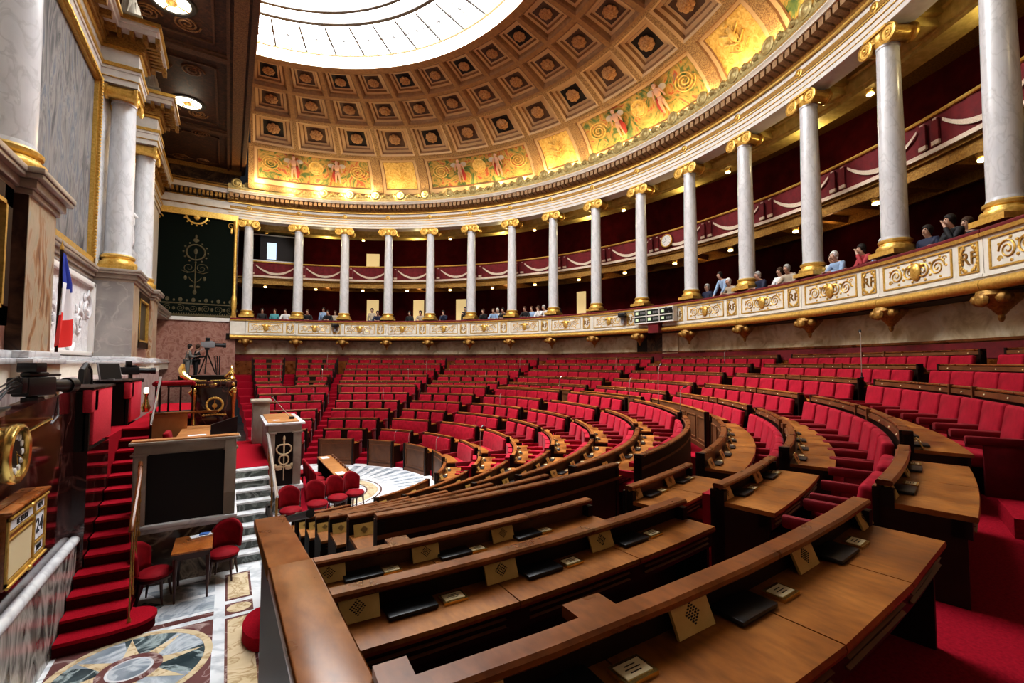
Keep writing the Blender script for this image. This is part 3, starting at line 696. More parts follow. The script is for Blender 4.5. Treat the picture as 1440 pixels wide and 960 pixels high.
# ---- balustrade bays with gilded scrolls
def spiral(m,cx,cy,r,turns,s,X,mi=0,flip=1,th=.020):
    pts=[]
    for q in range(int(14*turns)+1):
        t=q/14; rr=r*(1-t/turns*.88); an=flip*(2*PI*t)+s; pts.append((0.012,cx+rr*math.cos(an),cy+rr*math.sin(an)))
    m.tube(pts,[th*(1-.5*i/len(pts)) for i in range(len(pts))],5,mi,X)
def scrolls(w,h):
    m=MB(); I=Matrix.Identity(4)
    n=4
    for i in range(n):
        s=-1 if i<n/2 else 1
        cx=(-w/2+w*(i+.5)/n)*.92+ (.02 if i<2 else -.02)
        spiral(m,cx,0,h*.36,2.0,0 if i%2 else PI,I,0,1 if i%2 else -1)
        spiral(m,cx+ (w/n*.42)*(1 if i%2 else -1),h*.28*(1 if i%2 else -1),h*.12,1.2,0,I,0,1,.014)
        for q in range(5):
            an=q*2*PI/5; m.ell((.01,cx+h*.42*math.cos(an),h*.42*math.sin(an)),(.012,.035,.03),6,4)
    m.ell((.02,0,0),(.05,h*.26,h*.40),12,8); m.ell((.03,0,h*.1),(.05,h*.16,h*.18),10,6)
    for s in (-1,1): m.ell((.02,s*h*.3,h*.25),(.03,h*.14,h*.1),8,5)
    return m
SCR=scrolls(1.56,.50).mesh('scroll_relief',['gold'])
vsRF,fsRF=text_mb('RF',.34,.012)
rf=MB(); Xrf=Matrix(((0,0,1,0.006),(1,0,0,0),(0,1,0,0),(0,0,0,1)))
rf.add(vsRF,fsRF,0,Xrf)
RFM=rf.mesh('monogram',['gold_dark'],smooth=0)
wr=MB()
for s in (-1,1):
    for t_ in range(9):
        an=-PI/2+s*(.35+t_*.28); wr.ell((.012,.24*math.cos(an)*.8,.25*math.sin(an)),(.014,.03,.045),6,4)
WRE=wr.mesh('laurel_sprig',['gold'])
rB=16.38
bays=[A0+DA]+[A0-i*DA for i in range(17)]
for j in range(len(bays)-1):
    hi,lo=bays[j],bays[j+1]
    if j==0: hi=86.6; lo=A0
    if lo<LO: break
    am=(hi+lo)/2
    if j==0: lab='narrow end bay of the ivory balustrade beside the green hanging'
    else: lab='ivory gallery balustrade bay with gilt scrolls between %s and %s columns from green hanging'%(ORD[j-1],ORD[j])
    t=thing('balustrade_bay',lab,'balustrade',pol(rB,am,4.9,O2),'bays of the gallery balustrade')
    g=math.degrees(.006/rB); a0,a1=rad(lo+g),rad(hi-g); n=6
    m=MB(); m.arc([(rB,4.98),(rB+.12,4.98),(rB+.12,5.78),(rB,5.78)],O2,a0,a1,n)
    m.arc([(rB-.03,5.02),(rB+.01,5.02),(rB+.01,5.08),(rB-.03,5.08)],O2,a0,a1,n)
    part('panel_wall',m,'ivory',t)
    m=MB(); m.arc([(rB-.05,5.76),(rB+.22,5.76),(rB+.22,5.83),(rB-.06,5.83)],O2,a0,a1,n); part('top_moulding',m,'gold',t)
    m=MB(); m.arc([(rB-.05,5.83),(rB+.28,5.83),(rB+.28,5.90),(rB+.1,5.93),(rB-.05,5.90)],O2,a0,a1,n); part('padded_ledge',m,'drape',t,bevel=.015)
    m=MB(); prof=[(rB+.04+.11*math.cos(q*PI/5-PI*.5-PI*.5),4.87+.11*math.sin(q*PI/5-PI)) for q in range(10)]
    m.arc([(rB-.07+.12*math.cos(2*PI*q/10)+.07,4.87+.115*math.sin(2*PI*q/10)) for q in range(10)],O2,a0,a1,n); part('foliate_moulding',m,'gold',t)
    if j>0:
        def frame(m,b0,b1,z0,z1,w,mi=0):
            d=math.degrees(w/rB)
            for (p0,p1,q0,q1) in ((b0,b1,z0,z0+w),(b0,b1,z1-w,z1),(b0,b0+d,z0,z1),(b1-d,b1,z0,z1)):
                m.arc([(rB-.022,q0),(rB+.01,q0),(rB+.01,q1),(rB-.022,q1)],O2,rad(p0),rad(p1),3,mi)
        L=DA; wide0,wide1=hi-L*.05,hi-L*.74; s0,s1=hi-L*.80,hi-L*.965
        m=MB(); frame(m,wide1,wide0,5.13,5.70,.035); frame(m,s1,s0,5.13,5.70,.03); part('gilt_frame',m,'gold',t)
        for nm,me,b in (('scroll_relief',SCR,(wide0+wide1)/2),('monogram',RFM,(s0+s1)/2),('laurel_sprig',WRE,(s0+s1)/2)):
            p=pol(rB-.004,b,5.415,O2)-t.location
            link(nm,me,t,p,rad(b)+PI)
    # carved console under the bay joint
    p=pol(16.62,lo,4.74,O2)
    m=MB(); T=Matrix.Translation(p)@Matrix.Rotation(rad(lo),4,'Z')
    m.lathe([(.05,-.42),(.10,-.34),(.16,-.26),(.24,-.16),(.30,-.06),(.28,.02)],14,X=T,sx=1.2)
    for s in (-1,1): m.ell((-.15,s*.26,-.12),(.12,.12,.12),8,6,X=T)
    m.ell((-.30,0,-.14),(.08,.14,.14),8,6,X=T); m.ell((0,0,-.46),(.05,.05,.09),8,6,X=T)
    part('console',m,'gold_dark',t)

# ---- second balcony drapes, rail and swags, one bay between columns
for j in range(1,16):
    hi,lo=A0-(j-1)*DA,A0-j*DA
    if lo<LO: break
    am=(hi+lo)/2; rD=17.8
    t=thing('balcony_drape','red balcony drape with pale fringed swag between %s and %s columns from green hanging'%(ORD[j-1],ORD[j]),'drape',pol(rD,am,8.5,O2),'balcony drapes')
    m=MB(); nu=24; vs=[];fs=[]
    for iz,zz in enumerate((8.55,8.85,9.15,9.40)):
        for iu in range(nu+1):
            a=lo+(hi-lo)*iu/nu; vs.append(tuple(pol(rD+.015*math.sin(iu*1.9),a,zz,O2)))
    for iz in range(3):
        for iu in range(nu): fs.append((iz*(nu+1)+iu,iz*(nu+1)+iu+1,(iz+1)*(nu+1)+iu+1,(iz+1)*(nu+1)+iu))
    m.add(vs,fs); part('cloth',m,'drape',t)
    m=MB(); m.tube([tuple(pol(rD-.02,lo+(hi-lo)*q/8,9.43,O2)) for q in range(9)],.05,8); part('handrail',m,'gold',t)
    m=MB(); m.arc([(rD-.05,8.50),(rD+.01,8.50),(rD+.01,8.62),(rD-.03,8.62)],O2,rad(lo),rad(hi),8); part('hem_fringe',m,'fringe',t)
    m=MB(); vs=[];fs=[]; nq=18
    for q in range(nq+1):
        u=q/nq; a=lo+(hi-lo)*(.12+.76*u); sag=9.24-.44*(1-(2*u-1)**2); w=.05+.06*(1-(2*u-1)**2)
        vs+= [tuple(pol(rD-.055,a,sag,O2)),tuple(pol(rD-.06,a,sag-w-.03,O2))]
    for q in range(nq): fs.append((2*q,2*q+2,2*q+3,2*q+1))
    m.add(vs,fs); part('swag_fringe',m,'fringe',t)
    for b in (lo+(hi-lo)*.06,lo+(hi-lo)*.94):
        m=MB(); p=pol(rD-.06,b,8.95,O2); T=Matrix.Translation(p)@Matrix.Rotation(rad(b),4,'Z')
        m.box((0,0,.06),(.05,.17,.54),0,X=T); m.box((-.005,0,-.24),(.06,.19,.10),1,X=T); m.box((0,0,.33),(.05,.10,.05),1,X=T); part('tail',m,['drape','fringe'],t)
# little lamps under both ceilings
lm_=None
for (z,rr,step,what) in ((8.02,18.15,1,'under the balcony'),(11.22,18.1,2,'under the gallery ceiling')):
    for i in range(0,16,step):
        a=A0-i*DA-2.6
        if a<LO: continue
        p=pol(rr,a,z,O2); lab='small lit lamp %s behind the %s column from green hanging'%(what,ORD[i])
        if lm_ is None:
            lm_=thing('gallery_lamp',lab,'lamp',p,'gallery lamps')
            m=MB(); m.lathe([(.12,.10),(.10,.03),(.04,.0),(.03,.2)],10,c=p); part('gilt_cup',m,'gold',lm_)
            m=MB(); m.box(p+Vector((0,0,-.03)),(.12,.16,.08)); part('bulb',m,'warm_bulb',lm_,bevel=.02)
            lm_.rotation_euler=(0,0,rad(a))
        else: dup(lm_,p,rad(a),lab,'gallery lamps')
# doorways, screen window
for i,(u0,u1,z0,z1) in enumerate(((64.2,62.0,5.05,7.7),(55.3,53.3,5.05,7.7),(46.9,45.0,5.05,7.7),(64.4,62.0,9.3,10.85),(23.2,21.6,5.05,7.7))):
    m=MB(); arcs(m,[(20.2,z0),(20.32,z0),(20.32,z1),(20.2,z1)],u1,u0,2); struct('door_%d'%(i+2),m,'door_lit')
t=thing('camera_booth','dark projection booth with lit screen, upper gallery by the first column','booth',pol(18.6,79.5,8.6,O2))
m=MB(); m.arc([(17.95,9.5),(19.6,9.5),(19.6,11.2),(17.95,11.2)],O2,rad(76.6),rad(82.4),4); part('cabin',m,'ebony',t)
m=MB(); m.arc([(17.86,9.44),(18.1,9.44),(18.1,9.56),(17.86,9.56)],O2,rad(75.6),rad(83.6),4); m.arc([(17.9,11.05),(18.0,11.05),(18.0,11.12),(17.9,11.12)],O2,rad(75.6),rad(83.6),4); part('ledge',m,'white_paint',t)
m=MB(); m.arc([(17.93,9.65),(17.96,9.65),(17.96,10.65),(17.93,10.65)],O2,rad(79.6),rad(81.2),2); part('screen',m,'win_lit',t)

# wall clock on the balcony front
p=pol(17.68,2.0,8.98,O2); t=thing('wall_clock','round white clock with gilt rim on the balcony drape','clock',p)
T=Matrix.Translation(p)@Matrix.Rotation(rad(2),4,'Z')@Matrix.Rotation(-PI/2,4,'Y')
m=MB(); m.lathe([(.27,-.06),(.30,-.02),(.30,.05),(.27,.07),(.245,.05),(.245,.0)],28,X=T); part('rim',m,'gold',t)
m=MB(); m.lathe([(.25,0),(.25,.04),(0,.042)],28,X=T); part('dial',m,'plaster',t)
m=MB()
for q in range(12):
    a=q*PI/6; m.box((.19*math.cos(a),.19*math.sin(a),.045),(.05,.012,.004),0,a,X=T)
m.box((.05,.02,.047),(.13,.014,.004),0,.4,X=T); m.box((-.03,.07,.049),(.19,.010,.004),0,2.0,X=T); part('hands',m,'ink',t,smooth=0)
# sign board with six dark windows on the balustrade
t=thing('sign_board','white six-window indicator board fixed on the gallery balustrade','sign',(16.2,.12,5.45))
m=MB(); m.bx(16.06,16.30,-.95,1.13,5.14,5.76)
for zz in (5.16,5.445,5.73): m.bx(16.03,16.07,-.95,1.13,zz-.025,zz+.025)
for yy in (-.95,-.26,.43,1.11): m.bx(16.03,16.07,yy-.02,yy+.02,5.14,5.76)
part('casing',m,'white_paint',t,smooth=0)
for iz,(z0,z1) in enumerate(((5.185,5.42),(5.47,5.705))):
    for y0,y1 in ((-.93,-.28),(-.24,.41),(.45,1.09)):
        m=MB(); m.bx(16.045,16.066,y0,y1,z0,z1,0)
        m.bx(16.04,16.05,y1-.22,y1-.06,z0+.06,z1-.06,1)
        for q in range(5): m.bx(16.04,16.05,y0+.06+q*.055,y0+.095+q*.055,z0+.07,z1-.07,2)
        part('window',m,['green_led','led_text','grey_plastic'],t,smooth=0)
m=MB(); m.bx(16.1,16.4,-.15,.4,4.72,5.14); part('red_bracket',m,'drape',t)
# remote cameras clamped to the balustrade
for a,lab in ((67.6,'small black remote camera clamped to balustrade beneath second gallery column'),(6.6,'small black remote camera on the balustrade before the sign board'),(-2.4,'larger black remote camera perched over the sign board')):
    p=pol(16.2,a,5.62,O2); t=thing('remote_camera',lab,'camera',p); T=Matrix.Translation(p)@Matrix.Rotation(rad(a+PI*8),4,'Z')
    m=MB(); m.box((0,0,0),(.3,.36,.2),X=T); part('body',m,'black',t,bevel=.03)
    m=MB(); m.cyl((-.1,-.1,0),(-.32,-.1,-.03),.075,12,X=T); part('lens',m,'black',t)
    m=MB(); m.box((.05,0,-.22),(.1,.14,.3),X=T); part('clamp',m,'grey_plastic',t)

# ================================================================== DOME
DC=(.8,0.)
PR=[(15.75,13.10),(15.45,13.85),(14.95,14.45),(14.25,15.0),(13.45,15.48),(12.55,15.87),(11.7,16.12),(10.85,16.32),(10.0,16.48),(9.15,16.6),(8.9,16.62)]
def prof(r):
    for (ra,za),(rb,zb) in zip(PR,PR[1:]):
        if rb<=r<=ra: f=(ra-r)/(ra-rb); return za+(zb-za)*f
    return PR[-1][1] if r<9 else PR[0][1]
def nrm(r):
    e=.15; z1,z0=prof(max(8.9,r-e)),prof(min(15.75,r+e)); d=Vector((-2*e,z1-z0)).normalized(); return Vector((-d.y*-1,0)) if False else Vector((d.y,-d.x))   # outward (up/out)
def DP(a,r,dep=0.):
    n=nrm(r); rr=r+n.x*dep; zz=prof(r)+n.y*dep; return (DC[0]+rr*math.cos(rad(a)),DC[1]+rr*math.sin(rad(a)),zz)
dm=MB()
def patch(m,a0,a1,r0,r1,d,mi,na=3,nr=3):
    vs=[];fs=[]
    for i in range(nr+1):
        for j in range(na+1): vs.append(DP(a0+(a1-a0)*j/na,r0+(r1-r0)*i/nr,d))
    for i in range(nr):
        for j in range(na): fs.append((i*(na+1)+j,i*(na+1)+j+1,(i+1)*(na+1)+j+1,(i+1)*(na+1)+j))
    m.add(vs,fs,mi)
def ringstep(m,A,B,da,db,mi):
    """frame between rectangle A=(a0,a1,r0,r1) at depth da and inner rectangle B at depth db"""
    def loop(Q,d):
        a0,a1,r0,r1=Q; pts=[]
        for s in range(4): 
            ca=[(a0,r0),(a1,r0),(a1,r1),(a0,r1)]
            p,q=ca[s],ca[(s+1)%4]
            for t_ in range(3): pts.append(DP(p[0]+(q[0]-p[0])*t_/3,p[1]+(q[1]-p[1])*t_/3,d))
        return pts
    va,vb=loop(A,da),loop(B,db); n=len(va)
    m.add(va+vb,[(i,(i+1)%n,n+(i+1)%n,n+i) for i in range(n)],mi)
def shrink(Q,f,sh=None):
    a0,a1,r0,r1=Q; da=(a1-a0)*f; dr=(r1-r0)*f; return (a0+da,a1-da,r0+dr,r1-dr)
DMAT=['dome_rib','dome_braid','dome_light','dome_mid','dome_dark','dome_umber','lip']
centres=[82.2-8.8*k for k in range(17)]
ROS=[]
for ri,(r0,r1) in enumerate(((14.25,12.55),(12.55,10.85),(10.85,9.15))):
    for ci,cc in enumerate(centres):
        Q=(cc+4.4,cc-4.4,r0,r1)
        f=[.0,.055,.10,.125,.195,.22,.275]
        q=[shrink(Q,x) for x in f]
        ringstep(dm,q[0],q[1],0,0,1 if ri==0 else 0)
        ringstep(dm,q[1],q[2],.0,.05,2 if ri==0 else 3)
        ringstep(dm,q[2],q[3],.05,.16,3)
        ringstep(dm,q[3],q[4],.16,.17,2)
        ringstep(dm,q[4],q[5],.17,.25,3)
        ringstep(dm,q[5],q[6],.25,.25,2)
        patch(dm,q[6][0],q[6][1],q[6][2],q[6][3],.27,4 if (ci+ri)%2==0 and ri!=1 else 5)
        ROS.append((cc,(r0+r1)/2,ri))
patch(dm,87,-66,9.15,8.9,0,0,60,1)
# painted band: gilt frames
BANDS=[(87.0,61.4,1),(61.4,51.2,0),(51.2,25.0,1),(25.0,14.9,0),(14.9,-11.4,1),(-11.4,-21.6,0),(-21.6,-48,1),(-48,-58,0)]
for a0,a1,big in BANDS:
    Q=(a0,a1,15.75,14.25); w=abs(a0-a1)
    def ins(x,y): return (a0-x,a1+x,15.75-y,14.25+y*1.0)
    ringstep(dm,Q,ins(.9,.10),0,0,1); ringstep(dm,ins(.9,.10),ins(1.05,.13),0,.06,3); ringstep(dm,ins(1.05,.13),ins(1.6,.22),.06,.06,2); ringstep(dm,ins(1.6,.22),ins(1.75,.25),.06,.10,3)
dome=struct('ceiling_dome',dm,DMAT,smooth=0)
rm=MB()
for q in range(8):
    a=q*PI/4; rm.ell((.20*math.cos(a),.20*math.sin(a),-.03),(.12,.12,.06),8,5)
    a+=PI/8; rm.ell((.11*math.cos(a),.11*math.sin(a),-.08),(.08,.08,.06),8,5)
rm.ell((0,0,-.12),(.07,.07,.07),8,6)
RME=rm.mesh('rosette',['rosette'])
for cc,r,ri in ROS:
    if cc<-60: continue
    n=nrm(r); a=rad(cc); N=Vector((n.x*math.cos(a),n.x*math.sin(a),n.y)); o=link('rosette',RME,dome)
    P=Vector(DP(cc,r,.22)); o.rotation_mode='QUATERNION'; o.rotation_quaternion=N.to_track_quat('Z','X'); o.location=P; k=[1.0,.92,.8][ri]*1.05; o.scale=(k,k,k)
# mural fields
def figure(m,X,mi_s,mi_w,mi_c,side):
    m.ell((0,1.02,.02),(.085,.10,.06),8,6,mi_s,X); m.ell((0,.78,.02),(.13,.20,.07),8,6,mi_s,X); m.ell((0,.55,.02),(.11,.12,.07),8,6,mi_s,X)
    for s in (-1,1):
        m.tube([(s*.06,.5,.02),(s*.09,.26,.03),(s*.10,.02,.02)],[.075,.055,.03],6,mi_s,X)
        m.tube([(s*.12,.90,.02),(s*.21,.72,.03),(s*.24,.56,.03)],[.045,.035,.025],6,mi_s,X)
        m.ell((s*.26,.86,-.0),(.17,.12,.02),8,5,mi_w,X)
    m.tube([(side*.13,.62,.0),(side*.17,.35,.0),(side*.15,.08,.0)],[.05,.10,.06],6,mi_c,X)
for bi,(a0,a1,big) in enumerate(BANDS):
    if a1<-50: continue
    cen=(a0+a1)/2; w=abs(a0-a1)
    lab=('wide painted cove panel with winged figures and medallion, %s of its kind from green hanging' if big else 'narrow gilt relief cove panel, %s of its kind from green hanging')%ORD[bi//2]
    t=thing('mural_panel',lab,'mural',DP(cen,15.0,.1),'painted cove panels')
    m=MB(); patch(m,a0-1.7,a1+1.7,15.51,14.49,.10,0,14 if big else 6,6); part('painted_field',m,'mural' if big else 'mural_gold',t)
    def frame_at(ang,r):
        n=nrm(r); a=rad(ang); N=Vector((n.x*math.cos(a),n.x*math.sin(a),n.y)); U=Vector((math.sin(a),-math.cos(a),0)); Vv=N.cross(U)*-1
        if Vv.z<0: Vv=-Vv
        P=Vector(DP(ang,r,.09)); Z=-N
        return Matrix(((U.x,Vv.x,Z.x,P.x),(U.y,Vv.y,Z.y,P.y),(U.z,Vv.z,Z.z,P.z),(0,0,0,1)))
    if big:
        X=frame_at(cen,14.95); m=MB(); m.lathe([(.40,-.02),(.40,.04),(.35,.06),(.32,.03),(.0,.03)],24,X=X); m.ell((0,.02,.04),(.14,.18,.05),10,6,0,X); m.ell((0,-.2,.04),(.2,.1,.04),10,6,0,X); part('medallion',m,'mural_gold',t)
        for s in (-1,1):
            X=frame_at(cen+s*w*.17,14.98)@Matrix.Translation((0,-.68,.13)); m=MB(); figure(m,X@Matrix.Scale(1.15,4),0,1,2,s); part('winged_figure',m,['mural_skin','wing','mural_red'],t)
            X=frame_at(cen+s*w*.34,15.0); m=MB(); spiral_pts=[]
            for q in range(40):
                tt=q/14; rr=.52*(1-tt/3.0*.9); spiral_pts.append((rr*math.cos(2*PI*tt*s),rr*.8*math.sin(2*PI*tt*s),.015))
            m.tube(spiral_pts,.028,5,0,X); part('foliage_scroll',m,'mural_gold',t)
    else:
        X=frame_at(cen,14.95); m=MB()
        for s in (-1,1):
            for q in range(3):
                pts=[((s*(.12+.3*(tt/12)*math.cos(tt*.5))),(-.45+q*.32)+.14*math.sin(tt*.6),.03) for tt in range(13)]; m.tube(pts,.035,5,0,X)
        m.ell((0,.1,.03),(.12,.30,.08),8,6,0,X); m.ell((0,.46,.03),(.08,.1,.07),8,6,0,X); part('relief',m,'mural_gold',t)
# skylight
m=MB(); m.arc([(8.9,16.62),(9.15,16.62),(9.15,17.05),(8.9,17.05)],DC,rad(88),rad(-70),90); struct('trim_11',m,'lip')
m=MB(); m.arc([(0.05,17.1),(9.0,17.1),(9.0,17.14),(0.05,17.14)],DC,rad(89.9),rad(-89.9),60); struct('window_1',m,'sky_glass')
m=MB()
for rr,w,z in ((8.62,.05,16.98),(7.75,.014,17.02),(6.75,.075,16.98),(6.1,.06,16.98)): m.arc([(rr-w,z),(rr+w,z),(rr+w,z+.06),(rr-w,z+.06)],DC,rad(89),rad(-89),80,1 if rr>8.5 else 0)
nb=44
for i in range(nb):
    a=rad(88-176*i/(nb-1)); big=i%2==0; w=.075 if big else .03
    m.arc([(6.95 if big else 7.3,17.0),(8.55,17.0),(8.55,17.06),(6.95 if big else 7.3,17.06)],DC,a-w/16,a+w/16,1)
struct('window_2',m,['sky_bar','sky_gold'])

# ================================================================== FLAT CEILING, ARCH, END WALL
m=MB(); m.bx(-3.2,1.42,-17.5,17.2,14.2,14.5,0); struct('ceiling_flat',m,'ceil')
m=MB(); m.bx(1.42,1.50,-17,17,14.2,18.0); struct('wall_arch',m,'dome_rib')
m=MB()
m.bx(.62,.72,-17,16.6,14.12,14.2,0); m.bx(1.30,1.46,-17,16.6,14.08,14.2,0); m.bx(.82,1.22,-17,16.6,14.17,14.2,1)
for y in (-6.5,-.35,5.75,11.9): m.bx(-3,.65,y-.14,y+.14,14.10,14.2,0); m.bx(-3,.65,y-.28,y+.28,14.16,14.2,0)
for y0,y1 in ((-.0,5.4),(6.1,11.55),(12.2,16.3),(-6.2,-.7)):
    for (xa,xb,ya,yb) in ((-2.2,.3,y0+.35,y0+.42),(-2.2,.3,y1-.42,y1-.35),(.23,.3,y0+.35,y1-.35)): m.bx(xa,xb,ya,yb,14.15,14.2,0)
    c=((-.95),(y0+y1)/2)
    for s in (-1,1):
        for s2 in (-1,1):
            pts=[]
            for q in range(30):
                tt=q/12; rr=.38*(1-tt/2.5*.85); pts.append((c[0]+s2*.5+rr*math.cos(2*PI*tt*s2),c[1]+s*1.7+rr*math.sin(2*PI*tt*s2)*s,14.19))
            m.tube(pts,.035,5,1)
struct('ceiling_frames',m,['ceil_frame','ceil_band'])
for y,lab in ((3.55,'round ceiling lamp with spokes, nearer the white statue cornice'),(9.75,'round ceiling lamp with spokes, closer to the green hanging')):
    c=(-.76,y,14.2); t=thing('ceiling_lamp',lab,'lamp',c,'round ceiling lamps')
    m=MB(); m.lathe([(.46,-.0),(.50,-.05),(.60,-.05),(.64,0)],36,c); part('wreath',m,'dome_dark',t)
    m=MB(); m.lathe([(.48,-.02),(.25,-.035),(0,-.04)],36,c); part('diffuser',m,'lamp_glass',t)
    m=MB(); m.lathe([(.15,-.03),(.15,-.06),(.14,-.08),(.10,-.06),(.05,-.10),(0,-.11)],20,c)
    for q in range(4): m.box((c[0]+.31*math.cos(q*PI/2+.5),c[1]+.31*math.sin(q*PI/2+.5),14.15),(.34,.026,.03),0,q*PI/2+.5)
    part('spokes',m,'gold_dark',t)

# end wall with the green hanging
EY=16.6
m=MB(); m.bx(-3.0,1.26,EY,EY+.5,0,14.2); struct('wall_end',m,'brown_marble')
m=MB(); m.bx(-3.0,1.25,EY-.06,EY+.05,0,5.72); struct('wall_end_dado',m,'pink_marble')
m=MB(); m.bx(-3.0,1.25,EY-.16,EY,5.68,5.78); m.bx(-3.0,1.25,EY-.10,EY,5.78,5.88); m.bx(-3,1.25,EY-.12,EY,11.62,12.38); m.bx(-3,1.25,EY-.22,EY,11.95,12.0); m.bx(-3,1.3,EY-.5,EY,12.74,12.98); struct('trim_12',m,'white_paint')
m=MB(); m.bx(-3,1.25,EY-.16,EY,11.9,11.95); m.bx(-3,1.25,EY-.16,EY,12.36,12.42); m.bx(-3,1.3,EY-.55,EY,12.98,13.1)
for q in range(22): m.bx(-2.95+q*.19,-2.95+q*.19+.12,EY-.42,EY,12.48,12.72)
m.bx(-3,1.3,EY-.2,EY,13.25,13.33); m.bx(-3,1.3,EY-.1,EY,13.95,14.2)
struct('trim_13',m,'gold_dark')
t=thing('embroidered_hanging','dark green velvet hanging embroidered in gold within a gilt frame','hanging',(-.7,EY-.1,5.9))
m=MB(); m.bx(-2.95,1.08,EY-.06,EY-.03,5.9,11.5); part('cloth',m,'hanging',t)
m=MB(); y=EY-.07
for z0,z1 in ((5.9,6.02),(6.55,6.62)): m.bx(-2.9,1.05,y-.012,y,z0,z1)
for q in range(36): m.bx(-2.85+q*.107,-2.80+q*.107,y-.014,y,5.92,6.08)
for i in range(7):
    X=Matrix(((0,1,0,-2.4+i*.56),(1,0,0,y),(0,0,1,6.32),(0,0,0,1)))
    spiral(m,0,0,.2,1.8,i,X,0,1 if i%2 else -1,.022)
    m.ell((-2.4+i*.56+.28,y,6.30),(.07,.01,.10),8,5); m.ell((-2.4+i*.56,y,6.78),(.09,.01,.12),8,5); m.ell((-2.4+i*.56+.28,y,6.74),(.05,.01,.07),8,5)
X=Matrix.Translation((-.68,y,9.35))@Matrix.Rotation(PI/2,4,'X')
m.tube([(.41*math.cos(2*PI*q/28),.41*math.sin(2*PI*q/28),.01) for q in range(29)],.045,6,0,X)
for q in range(12): a=q*PI/6; m.ell((-.68+.54*math.cos(a),y,9.35+.54*math.sin(a)),(.05,.01,.05),6,4)
m.ell((-.68,y,9.4),(.09,.01,.16),8,6); m.tube([(-.68,y,9.2),(-.68,y,7.3)],.03,6); m.ell((-.68,y,10.0),(.14,.01,.10),8,5); m.ell((-.68,y,10.2),(.05,.01,.12),8,5)
for s in (-1,1):
    X=Matrix(((0,1,0,-.68+s*.28),(1,0,0,y),(0,0,1,8.5),(0,0,0,1))); spiral(m,0,0,.28,1.6,0,X,0,s,.024)
    m.tube([(-.68,y,8.3),(-.68+s*.35,y,8.22),(-.68+s*.6,y,8.34)],.022,5)
    m.tube([(-.68,y,7.7),(-.68+s*.2,y,7.85),(-.68+s*.28,y,8.0)],.022,5); m.ell((-.68+s*.42,y,7.95),(.07,.01,.12),6,5); m.ell((-.68+s*.14,y,7.5),(.1,.01,.06),6,5)
m.ell((-.68,y,7.2),(.09,.01,.12),8,5)
part('embroidery',m,'embroidery',t)
m=MB(); m.bx(-2.95,1.22,EY-.20,EY-.04,11.30,11.62); m.lathe([(.09,5.9),(.13,6.0),(.10,6.3),(.13,6.5),(.13,7.0),(.085,7.2),(.075,10.6),(.10,10.8),(.13,11.1),(.11,11.35)],14,(1.12,EY-.12,0)); m.box((1.12,EY-.1,5.95),(.26,.2,.14))
for s,xc in ((1,-2.35),(-1,.92)):
    X=Matrix(((0,1,0,xc),(1,0,0,EY-.12),(0,0,1,11.05),(0,0,0,1))); spiral(m,0,0,.22,1.6,0,X,0,s,.03); m.ell((xc,EY-.12,10.75),(.07,.04,.18),8,6)
X=Matrix.Translation((-.68,EY-.1,11.38))@Matrix.Rotation(PI/2,4,'X')
m.lathe([(.52,0),(.52,.05),(.44,.06),(.42,0)],24,X=X,a0=PI,a1=2*PI)
for q in range(9): a=PI+q*PI/8; m.ell((-.68+.58*math.cos(a),EY-.12,11.38+.58*math.sin(a)),(.05,.03,.05),6,4)
m.ell((-.68,EY-.14,11.25),(.14,.05,.16),8,6)
part('gilt_frame',m,'gold',t)

# ================================================================== TRIBUNE WALL (x about -2.3)
WX=-2.3
m=MB(); m.bx(WX-.5,WX,-17,EY,0,14.2); struct('wall_left',m,'plaster')
m=MB(); m.bx(-12,12,-17.6,-17.1,0,14.2); struct('wall_near',m,'tan_stone')
m=MB(); m.bx(WX,WX+.06,-3.35,3.35,3.5,6.0,0); struct('wall_left_dado',m,'white_marble')
# piers that carry the columns
PIER=[(-4.45,-3.35,'siena'),(3.35,4.35,'grey_marble'),(7.3,8.4,'siena'),(-8.4,-7.3,'siena')]
m=MB()
for y0,y1,_ in PIER: m.bx(WX,-1.34,y0,y1,3.5,5.72)
struct('wall_left_piers',m,'siena')
m=MB(); m.bx(WX,-1.335,3.325,3.36,3.5,5.72); struct('wall_left_pier_face',m,'grey_marble')
m=MB(); m.bx(WX,-1.345,-4.46,-4.44,3.5,5.72); struct('wall_left_pier_side',m,'brown_marble')
m=MB(); m.bx(WX,-1.50,4.35,7.3,3.5,5.72); m.bx(WX,-1.50,-7.3,-4.45,3.5,5.72); struct('wall_left_recess',m,'pink_marble')
def course(m,zs,mi=0):
    for (z0,z1,p) in zs:
        for y0,y1,_ in PIER: m.bx(WX,-1.34+p,y0-p,y1+p,z0,z1,mi)
        for y0,y1 in ((4.3,7.4),(-7.4,-4.4)): m.bx(WX,-1.50+p,y0,y1,z0,z1,mi)
        m.bx(WX,WX+.08+p,-3.4,3.4,z0,z1,mi); m.bx(WX,-1.5+p,-17,-8.4,z0,z1,mi); m.bx(WX,WX+.5+p,8.4,EY,z0,z1,mi)
m=MB(); course(m,[(5.66,5.74,.04),(5.74,5.86,.09),(5.86,5.92,.16),(5.92,6.0,.18)]); struct('trim_14',m,'tan_stone',bevel=.012)
m=MB(); course(m,[(3.50,3.60,.10),(3.42,3.50,.16)]); struct('trim_15',m,'white_marble',bevel=.02)
m=MB(); course(m,[(3.12,3.42,.10)]); struct('trim_16',m,'ivory')
m=MB(); m.bx(WX,-1.25,-17,8.6,2.0,3.12); struct('wall_left_base',m,'mauve_marble')
m=MB(); m.bx(WX,-1.24,-4.45,-3.35,2.2,3.12); struct('trim_17',m,'ivory')
